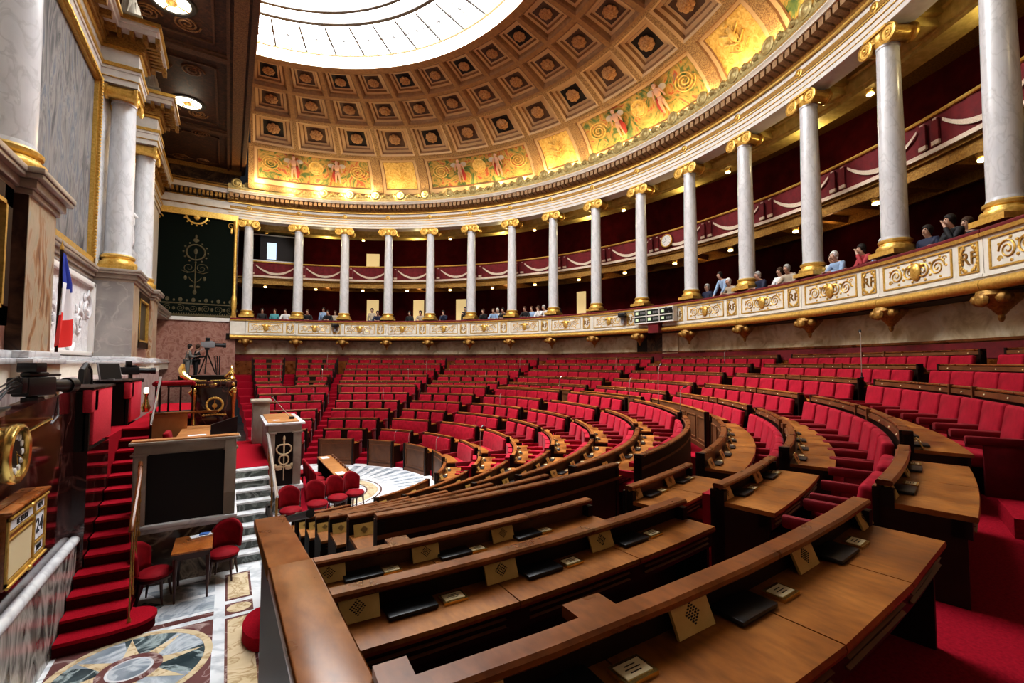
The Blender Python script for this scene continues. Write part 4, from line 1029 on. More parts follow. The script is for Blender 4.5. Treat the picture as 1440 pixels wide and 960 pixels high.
# big wall columns
for (y,lab) in ((-3.80,'large white wall column nearest the clock side of the faded tapestry'),(3.85,'large white wall column beyond the faded tapestry, before the statue niche'),(7.85,'large white wall column next to the green hanging'),):
    column(lab,(-1.78,y),6.0,11.17,.31,.27,'columns of the tribune wall',0.)
# entablature of the tribune wall, breaking forward over the columns
def ent(m,z0,z1,p,mi=0):
    m.bx(WX,WX+.06+p,-17,EY,z0,z1,mi)
    for y0,y1,_ in PIER: m.bx(WX,-1.42+p,y0-.02-p,y1+.02+p,z0,z1,mi)
m=MB(); ent(m,11.17,11.34,.0); ent(m,11.34,11.54,.03); ent(m,11.54,11.62,.06); ent(m,11.72,12.14,.0); ent(m,12.58,12.72,.42); ent(m,12.72,12.82,.47); struct('beam_tribune',m,'white_paint')
m=MB(); ent(m,11.62,11.72,.09); ent(m,12.14,12.22,.06); ent(m,12.82,12.93,.52); ent(m,11.33,11.345,.045); struct('trim_18',m,'gold')
m=MB(); ent(m,12.22,12.34,.12); ent(m,12.34,12.58,.14)
for y0,y1,_ in PIER:
    for q in range(7):
        yy=y0-.05+(y1-y0+.1)*q/6; m.bx(-1.3,-.98,yy-.05,yy+.05,12.42,12.58)
    for q in range(5):
        xx=-2.1+.28*q
        m.bx(xx-.05,xx+.05,y0-.4,y0-.1,12.42,12.58); m.bx(xx-.05,xx+.05,y1+.1,y1+.4,12.42,12.58)
for q in range(60):
    yy=-16+q*.54
    m.bx(WX+.2,WX+.44,yy-.07,yy+.07,12.42,12.58)
struct('trim_19',m,'gold_dark')
# attic blocks with marble figures
stm=None
for y,lab in ((-3.9,'draped white statue on the cornice above the clock side column'),(3.85,'draped white statue on the cornice over the second wall column'),(7.85,'draped white statue on the cornice beside the green hanging')):
    t=thing('attic_statue',lab,'statue',(-1.75,y,12.93),'cornice statues')
    m=MB(); m.box((-1.75,y,13.13),(.62,.8,.40)); m.box((-1.75,y,13.35),(.70,.88,.06)); part('plinth',m,'white_marble',t,bevel=.01)
    m=MB(); m.tube([(-1.72,y,13.36),(-1.72,y,13.6),(-1.74,y,13.9),(-1.78,y,14.15)],[.30,.24,.17,.16],14)
    for q in range(7): a=q*.9; m.tube([(-1.72+.25*math.cos(a),y+.25*math.sin(a),13.37),(-1.74+.16*math.cos(a+.3),y+.16*math.sin(a+.3),13.9)],.045,6)
    part('draped_figure',m,'white_marble',t)
# tapestry in its gilt frame
t=thing('tapestry','large faded grey-blue tapestry in a gilt frame on the tribune wall','tapestry',(WX+.05,0,6.2))
m=MB(); m.bx(WX+.0,WX+.05,-2.95,2.95,6.15,10.95); part('weave',m,'tapestry',t)
m=MB()
for k,(w,d) in enumerate(((.20,.14),(.12,.19))):
    o=.10*k
    m.bx(WX,WX+d,-3.1+o*.4,-3.1+o*.4+w,6.05,11.1); m.bx(WX,WX+d,3.1-o*.4-w,3.1-o*.4,6.05,11.1); m.bx(WX,WX+d,-3.1,3.1,6.02+o*.4,6.02+o*.4+w); m.bx(WX,WX+d,-3.1,3.1,11.15-o*.4-w,11.15-o*.4)
for q in range(56): m.ell((WX+.2,2.95,6.2+q*.088),(.035,.05,.04),6,4); m.ell((WX+.2,-2.95+q*.107,11.0),(.035,.05,.04),6,4)
part('gilt_frame',m,'gold',t)
# niche with statue
m=MB(); m.bx(WX,WX+.16,3.3,4.6,6.0,11.17); m.bx(WX,WX+.16,7.0,7.6,6.0,11.17); struct('trim_20',m,'white_marble')
m=MB()
n=18
for i in range(n):
    a,b=PI*i/n,PI*(i+1)/n
    for r0,r1,d in ((1.05,1.2,.16),(1.2,1.32,.10)):
        m.add([(WX+d,5.8+r0*math.cos(a),9.2+r0*math.sin(a)),(WX+d,5.8+r1*math.cos(a),9.2+r1*math.sin(a)),(WX+d,5.8+r1*math.cos(b),9.2+r1*math.sin(b)),(WX+d,5.8+r0*math.cos(b),9.2+r0*math.sin(b)),
               (WX,5.8+r0*math.cos(a),9.2+r0*math.sin(a)),(WX,5.8+r0*math.cos(b),9.2+r0*math.sin(b))],[(0,1,2,3),(4,0,3,5)])
m.bx(WX,WX+.14,4.62,4.78,6.2,9.2); m.bx(WX,WX+.14,6.82,6.98,6.2,9.2); m.bx(WX,WX+.22,4.5,7.1,6.9,7.0)
struct('trim_21',m,'ivory')
t=thing('niche_statue','white draped marble statue standing in the arched niche between wall columns','statue',(-1.95,5.75,7.0))
m=MB(); m.box((-1.95,5.75,6.75),(.55,.9,.5)); part('plinth',m,'white_marble',t)
me=skin({'hip':((-1.95,5.75,8.0),.22),'base':((-1.95,5.75,7.05),.30),'mid':((-1.93,5.75,7.5),.25),'chest':((-1.95,5.75,8.45),.21),'neck':((-1.95,5.75,8.70),.075),'head':((-1.93,5.75,8.86),.115),'crown':((-1.93,5.75,8.98),.08),
 'shl':((-1.93,5.5,8.52),.10),'ell':((-1.80,5.36,8.2),.075),'hal':((-1.60,5.45,8.0),.05),'shr':((-1.93,6.0,8.52),.10),'elr':((-1.85,6.16,8.2),.075),'har':((-1.8,6.1,7.9),.05)},
 [('hip','mid'),('mid','base'),('hip','chest'),('chest','neck'),('neck','head'),('head','crown'),('chest','shl'),('shl','ell'),('ell','hal'),('chest','shr'),('shr','elr'),('elr','har')],'hip',2)
me.materials.append(M['white_marble']); me.polygons.foreach_set('use_smooth',[True]*len(me.polygons))
o=link('draped_figure',me,t); o.location=(1.95,-5.75,-7.0)
# white relief panel behind the flag
t=thing('relief_panel','white plaster relief panel with foliage below the tapestry, beside the flag','relief',(WX+.1,.5,3.7))
m=MB(); m.bx(WX+.06,WX+.10,-3.0,3.2,3.66,5.5); part('ground',m,'relief',t)
m=MB()
for (a,b,c,d) in ((-3.0,3.25,3.62,3.72),(-3.0,3.25,5.42,5.55),(3.12,3.3,3.62,5.55)): m.bx(WX+.06,WX+.2,a,b,c,d)
part('moulded_frame',m,'plaster',t,bevel=.015)
m=MB()
for i in range(9):
    X=Matrix.Translation((WX+.10,-2.6+i*.68,4.0+.42*(i%3)))
    spiral(m,0,0,.34,1.7,i,X,0,1 if i%2 else -1,.05)
    for q in range(5): m.ell((WX+.12,-2.6+i*.68+.3*math.cos(q*1.3),4.25+.36*(i%3)+.25*math.sin(q*1.3)),(.035,.05,.12),7,5)
part('foliage',m,'relief',t)
# dark framed panel seen at the picture's edge and its twin by the end wall
for (y0,y1,lab) in ((-7.0,-4.75,'black panel in a dark and gilt frame beside the pier of the near wall column'),(4.75,6.9,'narrow dark framed panel in the recess under the niche statue')):
    t=thing('framed_panel',lab,'panel',(-1.48,(y0+y1)/2,4))
    m=MB(); m.bx(-1.50,-1.46,y0,y1,3.95,5.6); part('ground',m,'black',t)
    m=MB()
    for w,d,mi in ((.24,.10,0),(.05,.12,1)):
        o=.0 if mi==0 else .20
        for a,b,c,d2 in ((y0+o,y0+o+w,3.9+o,5.62-o),(y1-o-w,y1-o,3.9+o,5.62-o),(y0+o,y1-o,3.9+o,3.9+o+w),(y0+o,y1-o,5.62-o-w,5.62-o)): m.bx(-1.50,-1.50+d,a,b,c,d2,mi)
    part('frame',m,['panel','gold'],t)
# flag
FX,FY=-1.52,-2.28
t=thing('flag','blue white and red flag hanging from a gilt-tipped pole beside the wall pier','flag',(FX,FY,3.6))
m=MB(); m.cyl((FX,FY,3.55),(FX,FY+.05,5.38),.018,8); part('pole',m,'panel',t)
m=MB(); m.lathe([(.02,0),(.03,.04),(.012,.10),(.0,.17)],8,(FX,FY+.05,5.37)); part('finial',m,'gold',t)
m=MB(); nu,nv=14,24; vs=[];fs=[];ms=[]
for j in range(nv+1):
    v=j/nv
    for i in range(nu+1):
        u=i/nu; w=.16+.66*min(1,v*1.1)
        yy=FY+.04-.20*v*(1-u)+w*(u-.18); zz=5.32-1.55*v+.10*u*v- .12*math.sin(u*PI)*v+ (.14 if u<.35 else 0)*0
        xx=FX+.03+.07*math.sin(u*9+v*1.5)*min(1,v*3); vs.append((xx,yy,zz))
for j in range(nv):
    for i in range(nu):
        fs.append((j*(nu+1)+i,j*(nu+1)+i+1,(j+1)*(nu+1)+i+1,(j+1)*(nu+1)+i))
fm=[]
for j in range(nv):
    for i in range(nu):
        s=j/nv-.10*(i/nu-.5)*1.0; fm.append(0 if s<.36 else (1 if s<.68 else 2))
m.v=vs; m.f=fs; m.m=fm; part('cloth',m,['blue','white_cloth','red_cloth'],t,smooth=60)
sol=t.children[-1].modifiers.new('s','SOLIDIFY'); sol.thickness=.006

# ================================================================== LOWER TRIBUNE
m=MB(); m.add([(-.80,-12,0),(-.80,-4.42,0),(-.80,-4.42,3.10),(-.80,-12,2.6),(-1.0,-12,0),(-1.0,-4.42,0),(-1.0,-4.42,3.10),(-1.0,-12,2.6)],[(0,1,2,3),(7,6,5,4),(3,2,6,7),(1,5,6,2),(0,3,7,4)]); struct('wall_stair',m,'mahogany')
m=MB(); m.bx(-1.25,-.66,-4.42,-3.1,0,2.22); m.bx(-1.25,-.66,-1.55,6.0,0,2.22); struct('wall_podium',m,'mahogany')
m=MB(); m.bx(-1.25,-.66,-3.1,-1.5,0,2.24); m.bx(-.66,.25,-1.95,4.0,0,2.235); struct('floor_landing',m,'stair_carpet')
# red padded booths either side of the landing
for (y0,y1,lab) in ((-4.40,-3.15,'red padded stenographer booth nearest the big gilt clock'),(-1.50,-.25,'red padded stenographer booth on the far side of the landing')):
    t=thing('padded_booth',lab,'booth',(-.9,(y0+y1)/2,2.24))
    m=MB(); m.bx(-1.2,-.70,y0,y1,1.0 if y0<-4 else 2.24,3.04); m.bx(-.72,-.66,y0,y0+.05,1.2 if y0<-4 else 2.24,2.95); part('case',m,'ebony',t)
    m=MB(); m.bx(-.70,-.63,y0+.12,y1,2.28,3.07); part('padded_front',m,'red_pad',t,bevel=.025)
    m=MB(); m.bx(-.74,-.63,y0-.02,y0+.34,2.74,3.09); part('padded_corner',m,'red_pad',t,bevel=.03)
    m=MB(); m.bx(-1.22,-.62,y0-.02,y1+.02,3.06,3.10); part('top',m,'panel',t,bevel=.01)
t=thing('clerk_desk','dark writing desk with shelf inside the landing recess','desk',(-1.15,-2.3,2.24))
m=MB(); m.bx(-1.24,-.95,-3.1,-1.55,2.24,3.0); m.bx(-1.24,-.85,-3.1,-1.55,3.0,3.04); part('case',m,'ebony',t)
t=thing('monitor','dark flat screen with pale bezel standing on the far red booth','monitor',(-.98,-1.35,3.10))
m=MB(); X=Matrix.Translation((-.98,-1.35,3.27))@Matrix.Rotation(rad(-35),4,'Z')@Matrix.Rotation(rad(-12),4,'Y'); m.box((0,0,0),(.03,.46,.36),X=X); part('bezel',m,'grey_plastic',t,bevel=.01)
m=MB(); m.box((.017,0,0),(.006,.42,.31),X=X); part('screen',m,'black',t)
m=MB(); m.box((-.98,-1.35,3.115),(.16,.2,.03)); part('foot',m,'grey_plastic',t)
solo('paper_pile',MB().box((-1.05,-2.6,3.06),(.2,.3,.03)),'paper','white papers lying on the landing desk near the red booth','paper')
t=thing('office_chair','black rounded chair back behind the landing desk','chair',(-1.18,-1.95,2.24))
m=MB(); m.tube([(-1.2,-2.25,3.05),(-1.2,-2.20,3.3),(-1.2,-1.97,3.40),(-1.2,-1.73,3.3),(-1.2,-1.67,3.05)],.05,8); m.ell((-1.2,-1.95,3.15),(.05,.27,.24),14,8); part('backrest',m,'black',t)
m=MB(); m.box((-1.15,-1.95,2.75),(.1,.4,.08)); m.cyl((-1.15,-1.95,2.24),(-1.15,-1.95,2.72),.04); part('seat',m,'black',t)
# staircase
n=14
m=MB()
for k in range(2,n+1):
    y=-5.17+.262*(k-2); x0=-.70 if y<-4.4 else -.65
    z=.16*k; xr=max(-.26,-.06-.17*max(0,(y+5.0)))
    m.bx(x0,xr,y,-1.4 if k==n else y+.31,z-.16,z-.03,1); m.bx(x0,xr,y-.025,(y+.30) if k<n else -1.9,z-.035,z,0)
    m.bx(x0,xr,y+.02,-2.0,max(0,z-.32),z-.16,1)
# rounded bottom step
pts=[(-.70,-5.0),(-.70,-5.32)]+[(.02+.32*math.sin(PI*q/12)*1.0-.0, -5.06-.30*math.cos(PI*q/12)) for q in range(13)]
m.poly([(-.70,-4.8),(-.70,-5.42),(-.2,-5.42)]+[(-.02+.24*math.sin(PI*q/10),-5.14-.24*math.cos(PI*q/10)) for q in range(11)]+[(-.1,-4.8)],0,.15,1)
m.poly([(-.70,-4.8),(-.70,-5.44),(-.2,-5.44)]+[(-.02+.26*math.sin(PI*q/10),-5.14-.26*math.cos(PI*q/10)) for q in range(11)]+[(-.1,-4.8)],.12,.165,0)
t=thing('staircase','red carpeted staircase with rounded bottom step climbing along the mahogany wall','staircase',(-.35,-4,0))
part('steps',m,['stair_carpet','shaded_riser'],t,bevel=.008,seg=1)
# marble parapet on the near side of the stair
t=thing('stair_parapet','grey veined marble parapet with white coping at the foot of the stairs','parapet',(-.75,-6.5,0))
m=MB(); m.bx(-.80,-.71,-9.5,-4.5,0,1.0); part('panel',m,'vein_black',t)
m=MB(); m.tube([(-.755,-9.5,1.04),(-.755,-4.42,1.04)],.062,10); part('coping',m,'white_marble',t)
# stair handrail with brass balusters
t=thing('stair_handrail','mahogany handrail on brass balusters beside the marble tribune box','handrail',(.04,-4.8,0))
m=MB(); m.tube([(-.03,-5.40,1.32),(-.03,-5.34,1.40),(-.10,-4.30,1.78),(-.14,-3.95,1.92)],.030,8); part('rail',m,'rail',t)
for q in range(4):
    y=-5.30+q*.42; z0=max(.15,.16*(1+(y+5.17)/.262)); z1=1.41+(y+5.34)*.365
    m=MB(); m.lathe([(.02,z0),(.022,z0+.05),(.009,z0+.09),(.009,(z0+z1)/2-.03),(.017,(z0+z1)/2),(.009,(z0+z1)/2+.03),(.009,z1-.08),(.016,z1-.04),(.009,z1)],8,(-.03-.03*q,y,0)); part('baluster',m,'gold_dark',t)
# marble box of the clerks (near wing of the tribune)
BY=-3.86
t=thing('tribune_box','pale marble framed box with dark panel above a portor marble plinth','tribune',(.45,BY,0))
m=MB(); m.bx(-.28,1.14,BY-.03,-1.9,.86,.93); m.bx(-.25,1.12,BY,-2.0,.80,.86); part('ledge',m,'white_marble',t,bevel=.01)
m=MB(); m.bx(-.22,1.12,BY+.02,-2.0,0,.82); part('plinth',m,'dark_marble',t)
m=MB(); m.bx(-.24,-.08,BY,BY+.2,.93,2.02); m.bx(.94,1.10,BY,BY+.2,.93,2.02); m.bx(-.24,1.10,BY,BY+.2,2.02,2.17); m.bx(-.28,-.06,BY-.02,BY+.2,2.0,2.035); m.bx(.92,1.13,BY-.02,BY+.2,2.0,2.035); m.bx(.94,1.10,BY,-2.0,.93,1.3); m.bx(.94,1.10,-3.9,-2.0,1.3,2.17); m.bx(-.30,1.16,BY-.05,BY+.22,2.17,2.215); part('frame',m,'tan_stone',t,bevel=.008)
m=MB(); m.bx(-.10,.96,BY+.06,BY+.1,.93,2.04); part('dark_panel',m,'ebony',t)
m=MB(); m.bx(-.28,1.14,BY-.02,BY+.2,2.215,2.235); part('cap',m,'wood_orange',t)
# desk, chairs, papers inside the box
t=thing('clerk_table','honey coloured clerk desk inside the marble box','desk',(.5,-2.6,1.5))
m=MB(); m.bx(.22,.80,-3.55,-1.55,2.10,2.16); part('tabletop',m,'wood_orange',t,bevel=.006)
m=MB(); m.bx(.30,.78,-3.5,-1.6,1.2,2.10); part('case',m,'panel',t)
t=thing('clerk_partition','gold-brown low partition behind the clerk seats','partition',(-.1,-1.9,2.0))
m=MB(); m.bx(-.28,.3,-1.96,-1.90,1.2,2.45); part('panel',m,'wood_orange',t)
m=MB(); m.bx(-.28,.8,-1.98,-1.86,2.45,2.49); part('ledge',m,'rail_light',t)
t=thing('folding_stool','small red folding seat inside the marble box','seat',(.0,-2.9,1.5))
m=MB(); m.box((.12,-2.9,2.05),(.10,.42,.4),X=Matrix.Translation((.12,-2.9,2.0))@Matrix.Rotation(rad(-12),4,'Y')@Matrix.Translation((-.12,2.9,-2.0))); part('backrest',m,'chair_red',t,bevel=.04,seg=3)
m=MB(); m.box((-.02,-3.0,1.92),(.34,.40,.10)); part('seat',m,'chair_red',t,bevel=.04,seg=3)
t=thing('document_box','black angular document box standing on the clerk desk','box',(.9,-2.7,2.16))
m=MB(); m.add([(.72,-3.35,2.10),(1.12,-3.10,2.10),(1.12,-3.0,2.10),(.72,-3.25,2.10),(.72,-3.35,2.36),(1.12,-3.10,2.46),(1.12,-3.0,2.46),(.72,-3.25,2.36)],[(0,1,5,4),(2,3,7,6),(4,5,6,7),(3,0,4,7),(1,2,6,5)]); part('case',m,'black',t)
solo('phone_tablet',MB().box((.78,-2.75,2.19),(.10,.22,.03),0,rad(-15)),'blue_paper','blue covered notebook upright on the clerk desk','notebook')
solo('paper_sheets',MB().box((.52,-3.1,2.165),(.26,.16,.008),0,rad(10)),'paper','white sheets lying on the clerk desk','paper')

# mahogany wall clock
c=(-.79,-6.90,2.61); t=thing('brass_clock','big brass drum clock with enamel numerals on the mahogany wall','clock',c)
X=Matrix.Translation(c)@Matrix.Rotation(PI/2,4,'Y')
m=MB(); m.lathe([(.25,0),(.25,.06),(.27,.09),(.275,.12),(.265,.15),(.24,.16),(.21,.15),(.207,.09)],36,X=X); part('drum',m,'bright_brass',t)
m=MB(); m.lathe([(.205,.10),(.205,.112),(0,.112)],36,X=X); part('dial',m,'ebony',t)
m=MB()
for q in range(12): a=q*PI/6; m.lathe([(.032,.112),(.028,.122),(0,.125)],12,(.158*math.cos(a),.158*math.sin(a),0),X=X)
part('numerals',m,'plaster',t)
m=MB(); m.box((.04,.0,.128),(.13,.010,.004),0,.35,X=X); m.box((.04,.07,.131),(.18,.008,.004),0,1.15,X=X); part('hands',m,'bright_brass',t)
solo('brass_rod',MB().cyl((-.79,-6.5,2.70),(-.79,-5.45,2.78),.012,8),'bright_brass','thin brass rod fixed to the mahogany wall by the clock','rod')
# calendar board
t=thing('calendar_board','gilt framed calendar board with day, date and month windows on mahogany wall','calendar',(-.75,-6.3,1.6))
y0,y1,z0,z1=-6.86,-5.82,1.40,2.02
m=MB(); m.bx(-.80,-.72,y0,y1,z0-.03,z1+.03); m.bx(-.80,-.68,y0-.02,y1+.02,z1+.03,z1+.06); part('case',m,'wood_table',t,bevel=.008)
m=MB(); xf=-.72; yd=y0+.66*(y1-y0)
for a,b,c_,d in ((y0,y0+.04,z0,z1),(y1-.04,y1,z0,z1),(y0,y1,z0,z0+.035),(y0,y1,z1-.035,z1),(yd-.02,yd+.02,z0+.03,z1-.03),(y0+.04,yd,1.86,1.88),(y0+.04,yd,1.80,1.815),(yd,y1-.04,1.86,1.88),(yd,y1-.04,1.55,1.57)): m.bx(xf,xf+.015,a,b,c_,d)
for zz in (z0+.0,z1): m.tube([(xf+.02,y0,zz-.01),(xf+.02,y1,zz-.01)],.014,8); m.ell((xf+.03,(y0+y1)/2,zz-.01),(.025,.035,.025),8,6)
part('gilt_frame',m,'gold',t)
def yz(x,y,z): return Matrix(((0,0,1,x),(1,0,0,y),(0,1,0,z),(0,0,0,1)))
for nm,txt,a,b,c_,d,sz in (('day_window','LE JEUDI',y0+.07,yd-.04,1.89,1.97,.075),('weekday_window','SEPT',yd+.04,y1-.06,1.89,1.97,.07),('date_window','24',yd+.04,y1-.06,1.59,1.85,.22),('month_window','2009',yd+.04,y1-.06,1.45,1.54,.08)):
    m=MB(); m.bx(xf,xf+.006,a,b,c_,d,0); vs,fs=text_mb(txt,sz); m.add(vs,fs,1,yz(xf+.008,(a+b)/2,(c_+d)/2)); part(nm,m,['paper','ink'],t,smooth=0)
m=MB(); m.bx(xf,xf+.006,y0+.07,yd-.04,1.45,1.79); part('notice_panel',m,'card',t)

# table and chairs before the box
def side_chair(label,loc,rz,grp,first=[None]):
    if first[0] is not None: return dup(first[0],loc,rz,label,grp)
    t=thing('side_chair',label,'chair',(0,0,0),grp)
    m=MB(); m.lathe([(0,.36),(.20,.37),(.235,.40),(.235,.43),(.19,.47),(0,.49)],24); part('seat',m,'chair_red',t)
    m=MB(); 
    vs=[];fs=[];nn=14
    for j in range(7):
        v=j/6
        for i in range(nn+1):
            a=-1.0+2.0*i/nn; hh=.46+.44*v*(1-.35*abs(a)**2.2); r=.235+.03*v; vs.append((-r*math.cos(a),r*math.sin(a),hh))
    for j in range(6):
        for i in range(nn): fs.append((j*(nn+1)+i,j*(nn+1)+i+1,(j+1)*(nn+1)+i+1,(j+1)*(nn+1)+i))
    m.add(vs,fs); o=part('backrest',m,'chair_red',t); s=o.modifiers.new('s','SOLIDIFY'); s.thickness=.045
    m=MB(); m.lathe([(.20,.33),(.22,.34),(.22,.37),(.20,.375)],20); part('seat_rail',m,'cherry_leg',t)
    for x,y in ((.14,.14),(.14,-.14),(-.14,.14),(-.14,-.14)):
        m=MB(); m.tube([(x,y,.35),(x*1.1,y*1.1,.18),(x*1.25,y*1.25,0)],[.024,.020,.013],8); part('leg',m,'cherry_leg',t)
    first[0]=t; t.location=loc; t.rotation_euler=(0,0,rz); t.scale=(.9,.9,.95); return t
side_chair('crimson chair with curved back facing the small table, on its stair side',(.13,-4.45,.015),rad(-15),'crimson chairs of the floor')
side_chair('crimson chair pushed against the portor marble plinth beyond the small table',(.97,-4.14,.015),rad(-105),'crimson chairs of the floor')
def table(nm,label,x0,x1,y0,y1,h,mt,parts_):
    t=thing(nm,label,'table',((x0+x1)/2,(y0+y1)/2,0))
    m=MB(); m.bx(x0,x1,y0,y1,h-.03,h); part('tabletop',m,mt,t,bevel=.006)
    m=MB(); m.bx(x0+.03,x1-.03,y0+.03,y1-.03,h-.12,h-.03); part('apron',m,'cherry_leg',t)
    for x in (x0+.05,x1-.05):
        for y in (y0+.05,y1-.05):
            m=MB(); m.tube([(x,y,h-.1),(x,y,h*.5),(x,y,0)],[.032,.024,.014],8); part('leg',m,'cherry_leg',t)
    return t
table('side_table','small cherry wood table with blue papers between two crimson chairs',.33,.82,-4.72,-4.0,.72,'wood_table',0)
o=solo('brochure',MB().box((.66,-4.10,.728),(.28,.14,.012),0,rad(12)),'paper','blue and white brochures lying on the small cherry table','brochure')
solo('blue_brochure',MB().box((.70,-4.08,.742),(.12,.10,.012),0,rad(-12)),'blue_paper','blue brochure on top of the white ones on the small table','brochure')

# green marble steps to the red platform
t=thing('marble_steps','green marble steps with white treads rising beside the marble box','steps',(1.4,-2.7,0))
m=MB(); k=8
for q in range(k):
    y=-3.66+.245*q; m.bx(1.14,1.72,y,-1.6,q*.155,(q+1)*.155-.03,1); m.bx(1.13,1.73,y-.02,y+.26 if q<k-1 else -1.5,(q+1)*.155-.035,(q+1)*.155,0)
part('treads',m,['white_marble','green_marble'],t,smooth=0)
m=MB(); m.bx(1.12,1.75,-1.75,2.0,0,1.25); struct('floor_platform',m,'stair_carpet')
# orator's tribune with staff emblem
t=thing('speakers_tribune','tall pale marble speaker tribune with gilt entwined staff on dark panel','tribune',(2.1,-.4,0))
x0,x1,yf,yb=1.76,2.46,-1.05,.9
m=MB(); m.bx(x0-.06,x1+.06,yf-.05,yb,.50,.60); part('ledge',m,'white_marble',t,bevel=.01)
m=MB(); m.bx(x0-.02,x1+.02,yf,yb,0,.50); part('plinth',m,'green_marble',t)
m=MB()
m.bx(x0,x0+.15,yf,yb,.6,1.86); m.bx(x1-.17,x1,yf,yb,.6,1.86); m.bx(x0,x1,yf,yb,1.82,2.0); m.bx(x0-.03,x0+.18,yf-.03,yf+.1,1.80,1.85); m.bx(x1-.20,x1+.03,yf-.03,yf+.1,1.80,1.85); m.bx(x0+.15,x1-.17,yf+.2,yb,.6,1.86)
part('frame',m,'tan_stone',t,bevel=.008)
m=MB(); m.bx(x0+.14,x1-.16,yf+.03,yf+.08,.6,1.84); part('dark_panel',m,'ebony',t)
m=MB(); m.bx(x0-.07,x1+.08,yf-.06,yb+.05,2.0,2.05); part('cornice',m,'white_marble',t,bevel=.015)
m=MB(); m.bx(x0+.0,x1-.05,yf+.02,yb,2.05,2.075); part('desk_top',m,'wood_orange',t,bevel=.004)
m=MB(); cx=(x0+x1)/2-.01; yy=yf+.02
m.tube([(cx,yy,.72),(cx,yy,1.62)],[.008,.022],8); m.ell((cx,yy,1.68),(.03,.02,.07),8,6)
for (ez,ew,eh) in ((1.44,.155,.125),(1.195,.10,.115)):
    m.tube([(cx+ew*math.cos(2*PI*q/24),yy,ez+eh*math.sin(2*PI*q/24)*(1 if math.sin(2*PI*q/24)<0 else 1-.25*(1-abs(math.cos(2*PI*q/24)))**2)) for q in range(25)],.019,8)
for s_ in (-1,1):
    m.ell((cx+s_*.09,yy,1.03),(.085,.015,.045),8,5); m.ell((cx+s_*.17,yy,1.06),(.045,.015,.05),8,5); m.ell((cx+s_*.10,yy,.985),(.07,.014,.03),8,5)
part('emblem',m,'card',t,label='pale gilt staff entwined by two curving bands with wings')
for nm_,p0,p1,lb in (('tribune_microphone',(2.30,-.55,2.07),(1.95,.6,2.55),'long thin microphone slanting over the speaker tribune'),):
    t2=thing(nm_,lb,'microphone',p0); m=MB(); m.tube([p0,p1],.009,6); part('stem',m,'steel',t2); m=MB(); m.ell(p1,(.03,.03,.03),8,6); part('head',m,'black',t2); m=MB(); m.box(Vector(p0)+Vector((0,0,.03)),(.1,.16,.06)); part('base',m,'black',t2,bevel=.01)
solo('tribune_papers',MB().box((1.95,-.75,2.08),(.14,.12,.008),0,.2),'paper','small white note on the speaker tribune top','paper')
# handrail going down from the tribune
t=thing('tribune_handrail','bright polished handrail descending the green marble steps','handrail',(1.78,-2.6,0))
m=MB(); m.tube([(1.74,-1.06,1.82),(1.76,-1.25,1.78),(1.78,-3.3,.95)],.034,8); part('rail',m,'chrome_rail',t)
for p0,p1,w_ in (((1.78,-3.28,.0),(1.78,-3.28,.95),.022),((1.77,-2.3,.4),(1.77,-2.3,1.34),.016),((1.76,-1.5,.9),(1.76,-1.5,1.68),.016)):
    m=MB(); m.tube([p0,p1],w_,8); part('post',m,'gold_dark',t)
# marble lectern wing on the other side of the platform
t=thing('tribune_wing','marble pedestal wing on the far edge of the red platform','pedestal',(1.75,1.6,1.25))
m=MB(); m.bx(1.55,1.95,1.3,1.9,1.25,2.35); m.bx(1.5,2.0,1.25,1.95,2.35,2.42); part('block',m,'tan_stone',t,bevel=.01)

# president's desk: dark mahogany with gilt wreath, chimera and swan scroll
t=thing('president_desk','raised mahogany desk with gilt wreath and winged gilt corner ornaments','desk',(.7,-.4,2.0))
m=MB(); m.bx(.33,1.08,-.9,1.2,1.25,2.95); m.bx(.28,1.13,-.95,1.25,2.90,3.03); m.bx(.28,1.13,-.95,1.25,1.98,2.08); part('case',m,'mahogany',t,bevel=.012)
m=MB(); yy=-.91
X=Matrix.Translation((.72,yy,2.52))@Matrix.Rotation(PI/2,4,'X')
m.tube([(.148*math.cos(2*PI*q/28),.148*math.sin(2*PI*q/28),.01) for q in range(29)],.022,6,0,X)
for q in range(22): a=q*2*PI/22; m.ell((.72+.15*math.cos(a),yy-.02,2.52+.15*math.sin(a)),(.025,.015,.03),6,4)
m.tube([(.72,yy,2.42),(.72,yy,2.62)],.012,6); m.ell((.72,yy,2.50),(.05,.012,.05),8,5)
for q in range(9): m.ell((.52+q*.05,yy,2.31-.02*abs(q-4)%3*.2),(.03,.012,.022),6,4)
for q in range(8): m.ell((.42+q*.036+(.06 if q>3 else 0),-.96,2.965),(.014,.012,.014),6,4)
for xx in (.36,.72,1.06): m.ell((xx,-.965,2.965),(.035,.02,.035),8,5)
part('gilt_wreath',m,'gold',t)
for xx in (.34,1.07):
    m=MB(); m.ell((xx,-.92,2.83),(.06,.06,.08),10,8); m.tube([(xx,-.92,2.76),(xx,-.94,2.6),(xx+.0,-.9,2.3),(xx,-.93,2.1)],[.05,.04,.025,.045],8); m.tube([(xx,-.95,2.88),(xx-.08,-.93,2.80),(xx-.02,-.94,2.70)],.02,6); part('chimera',m,'bright_brass',t)
m=MB(); m.tube([(.10,-.5,3.42),(.08,-.5,3.30),(.12,-.55,3.16),(.26,-.65,3.05),(.45,-.7,3.03),(.55,-.72,3.05)],[.03,.06,.07,.05,.03,.012],8); part('swan_scroll',m,'bright_brass',t)
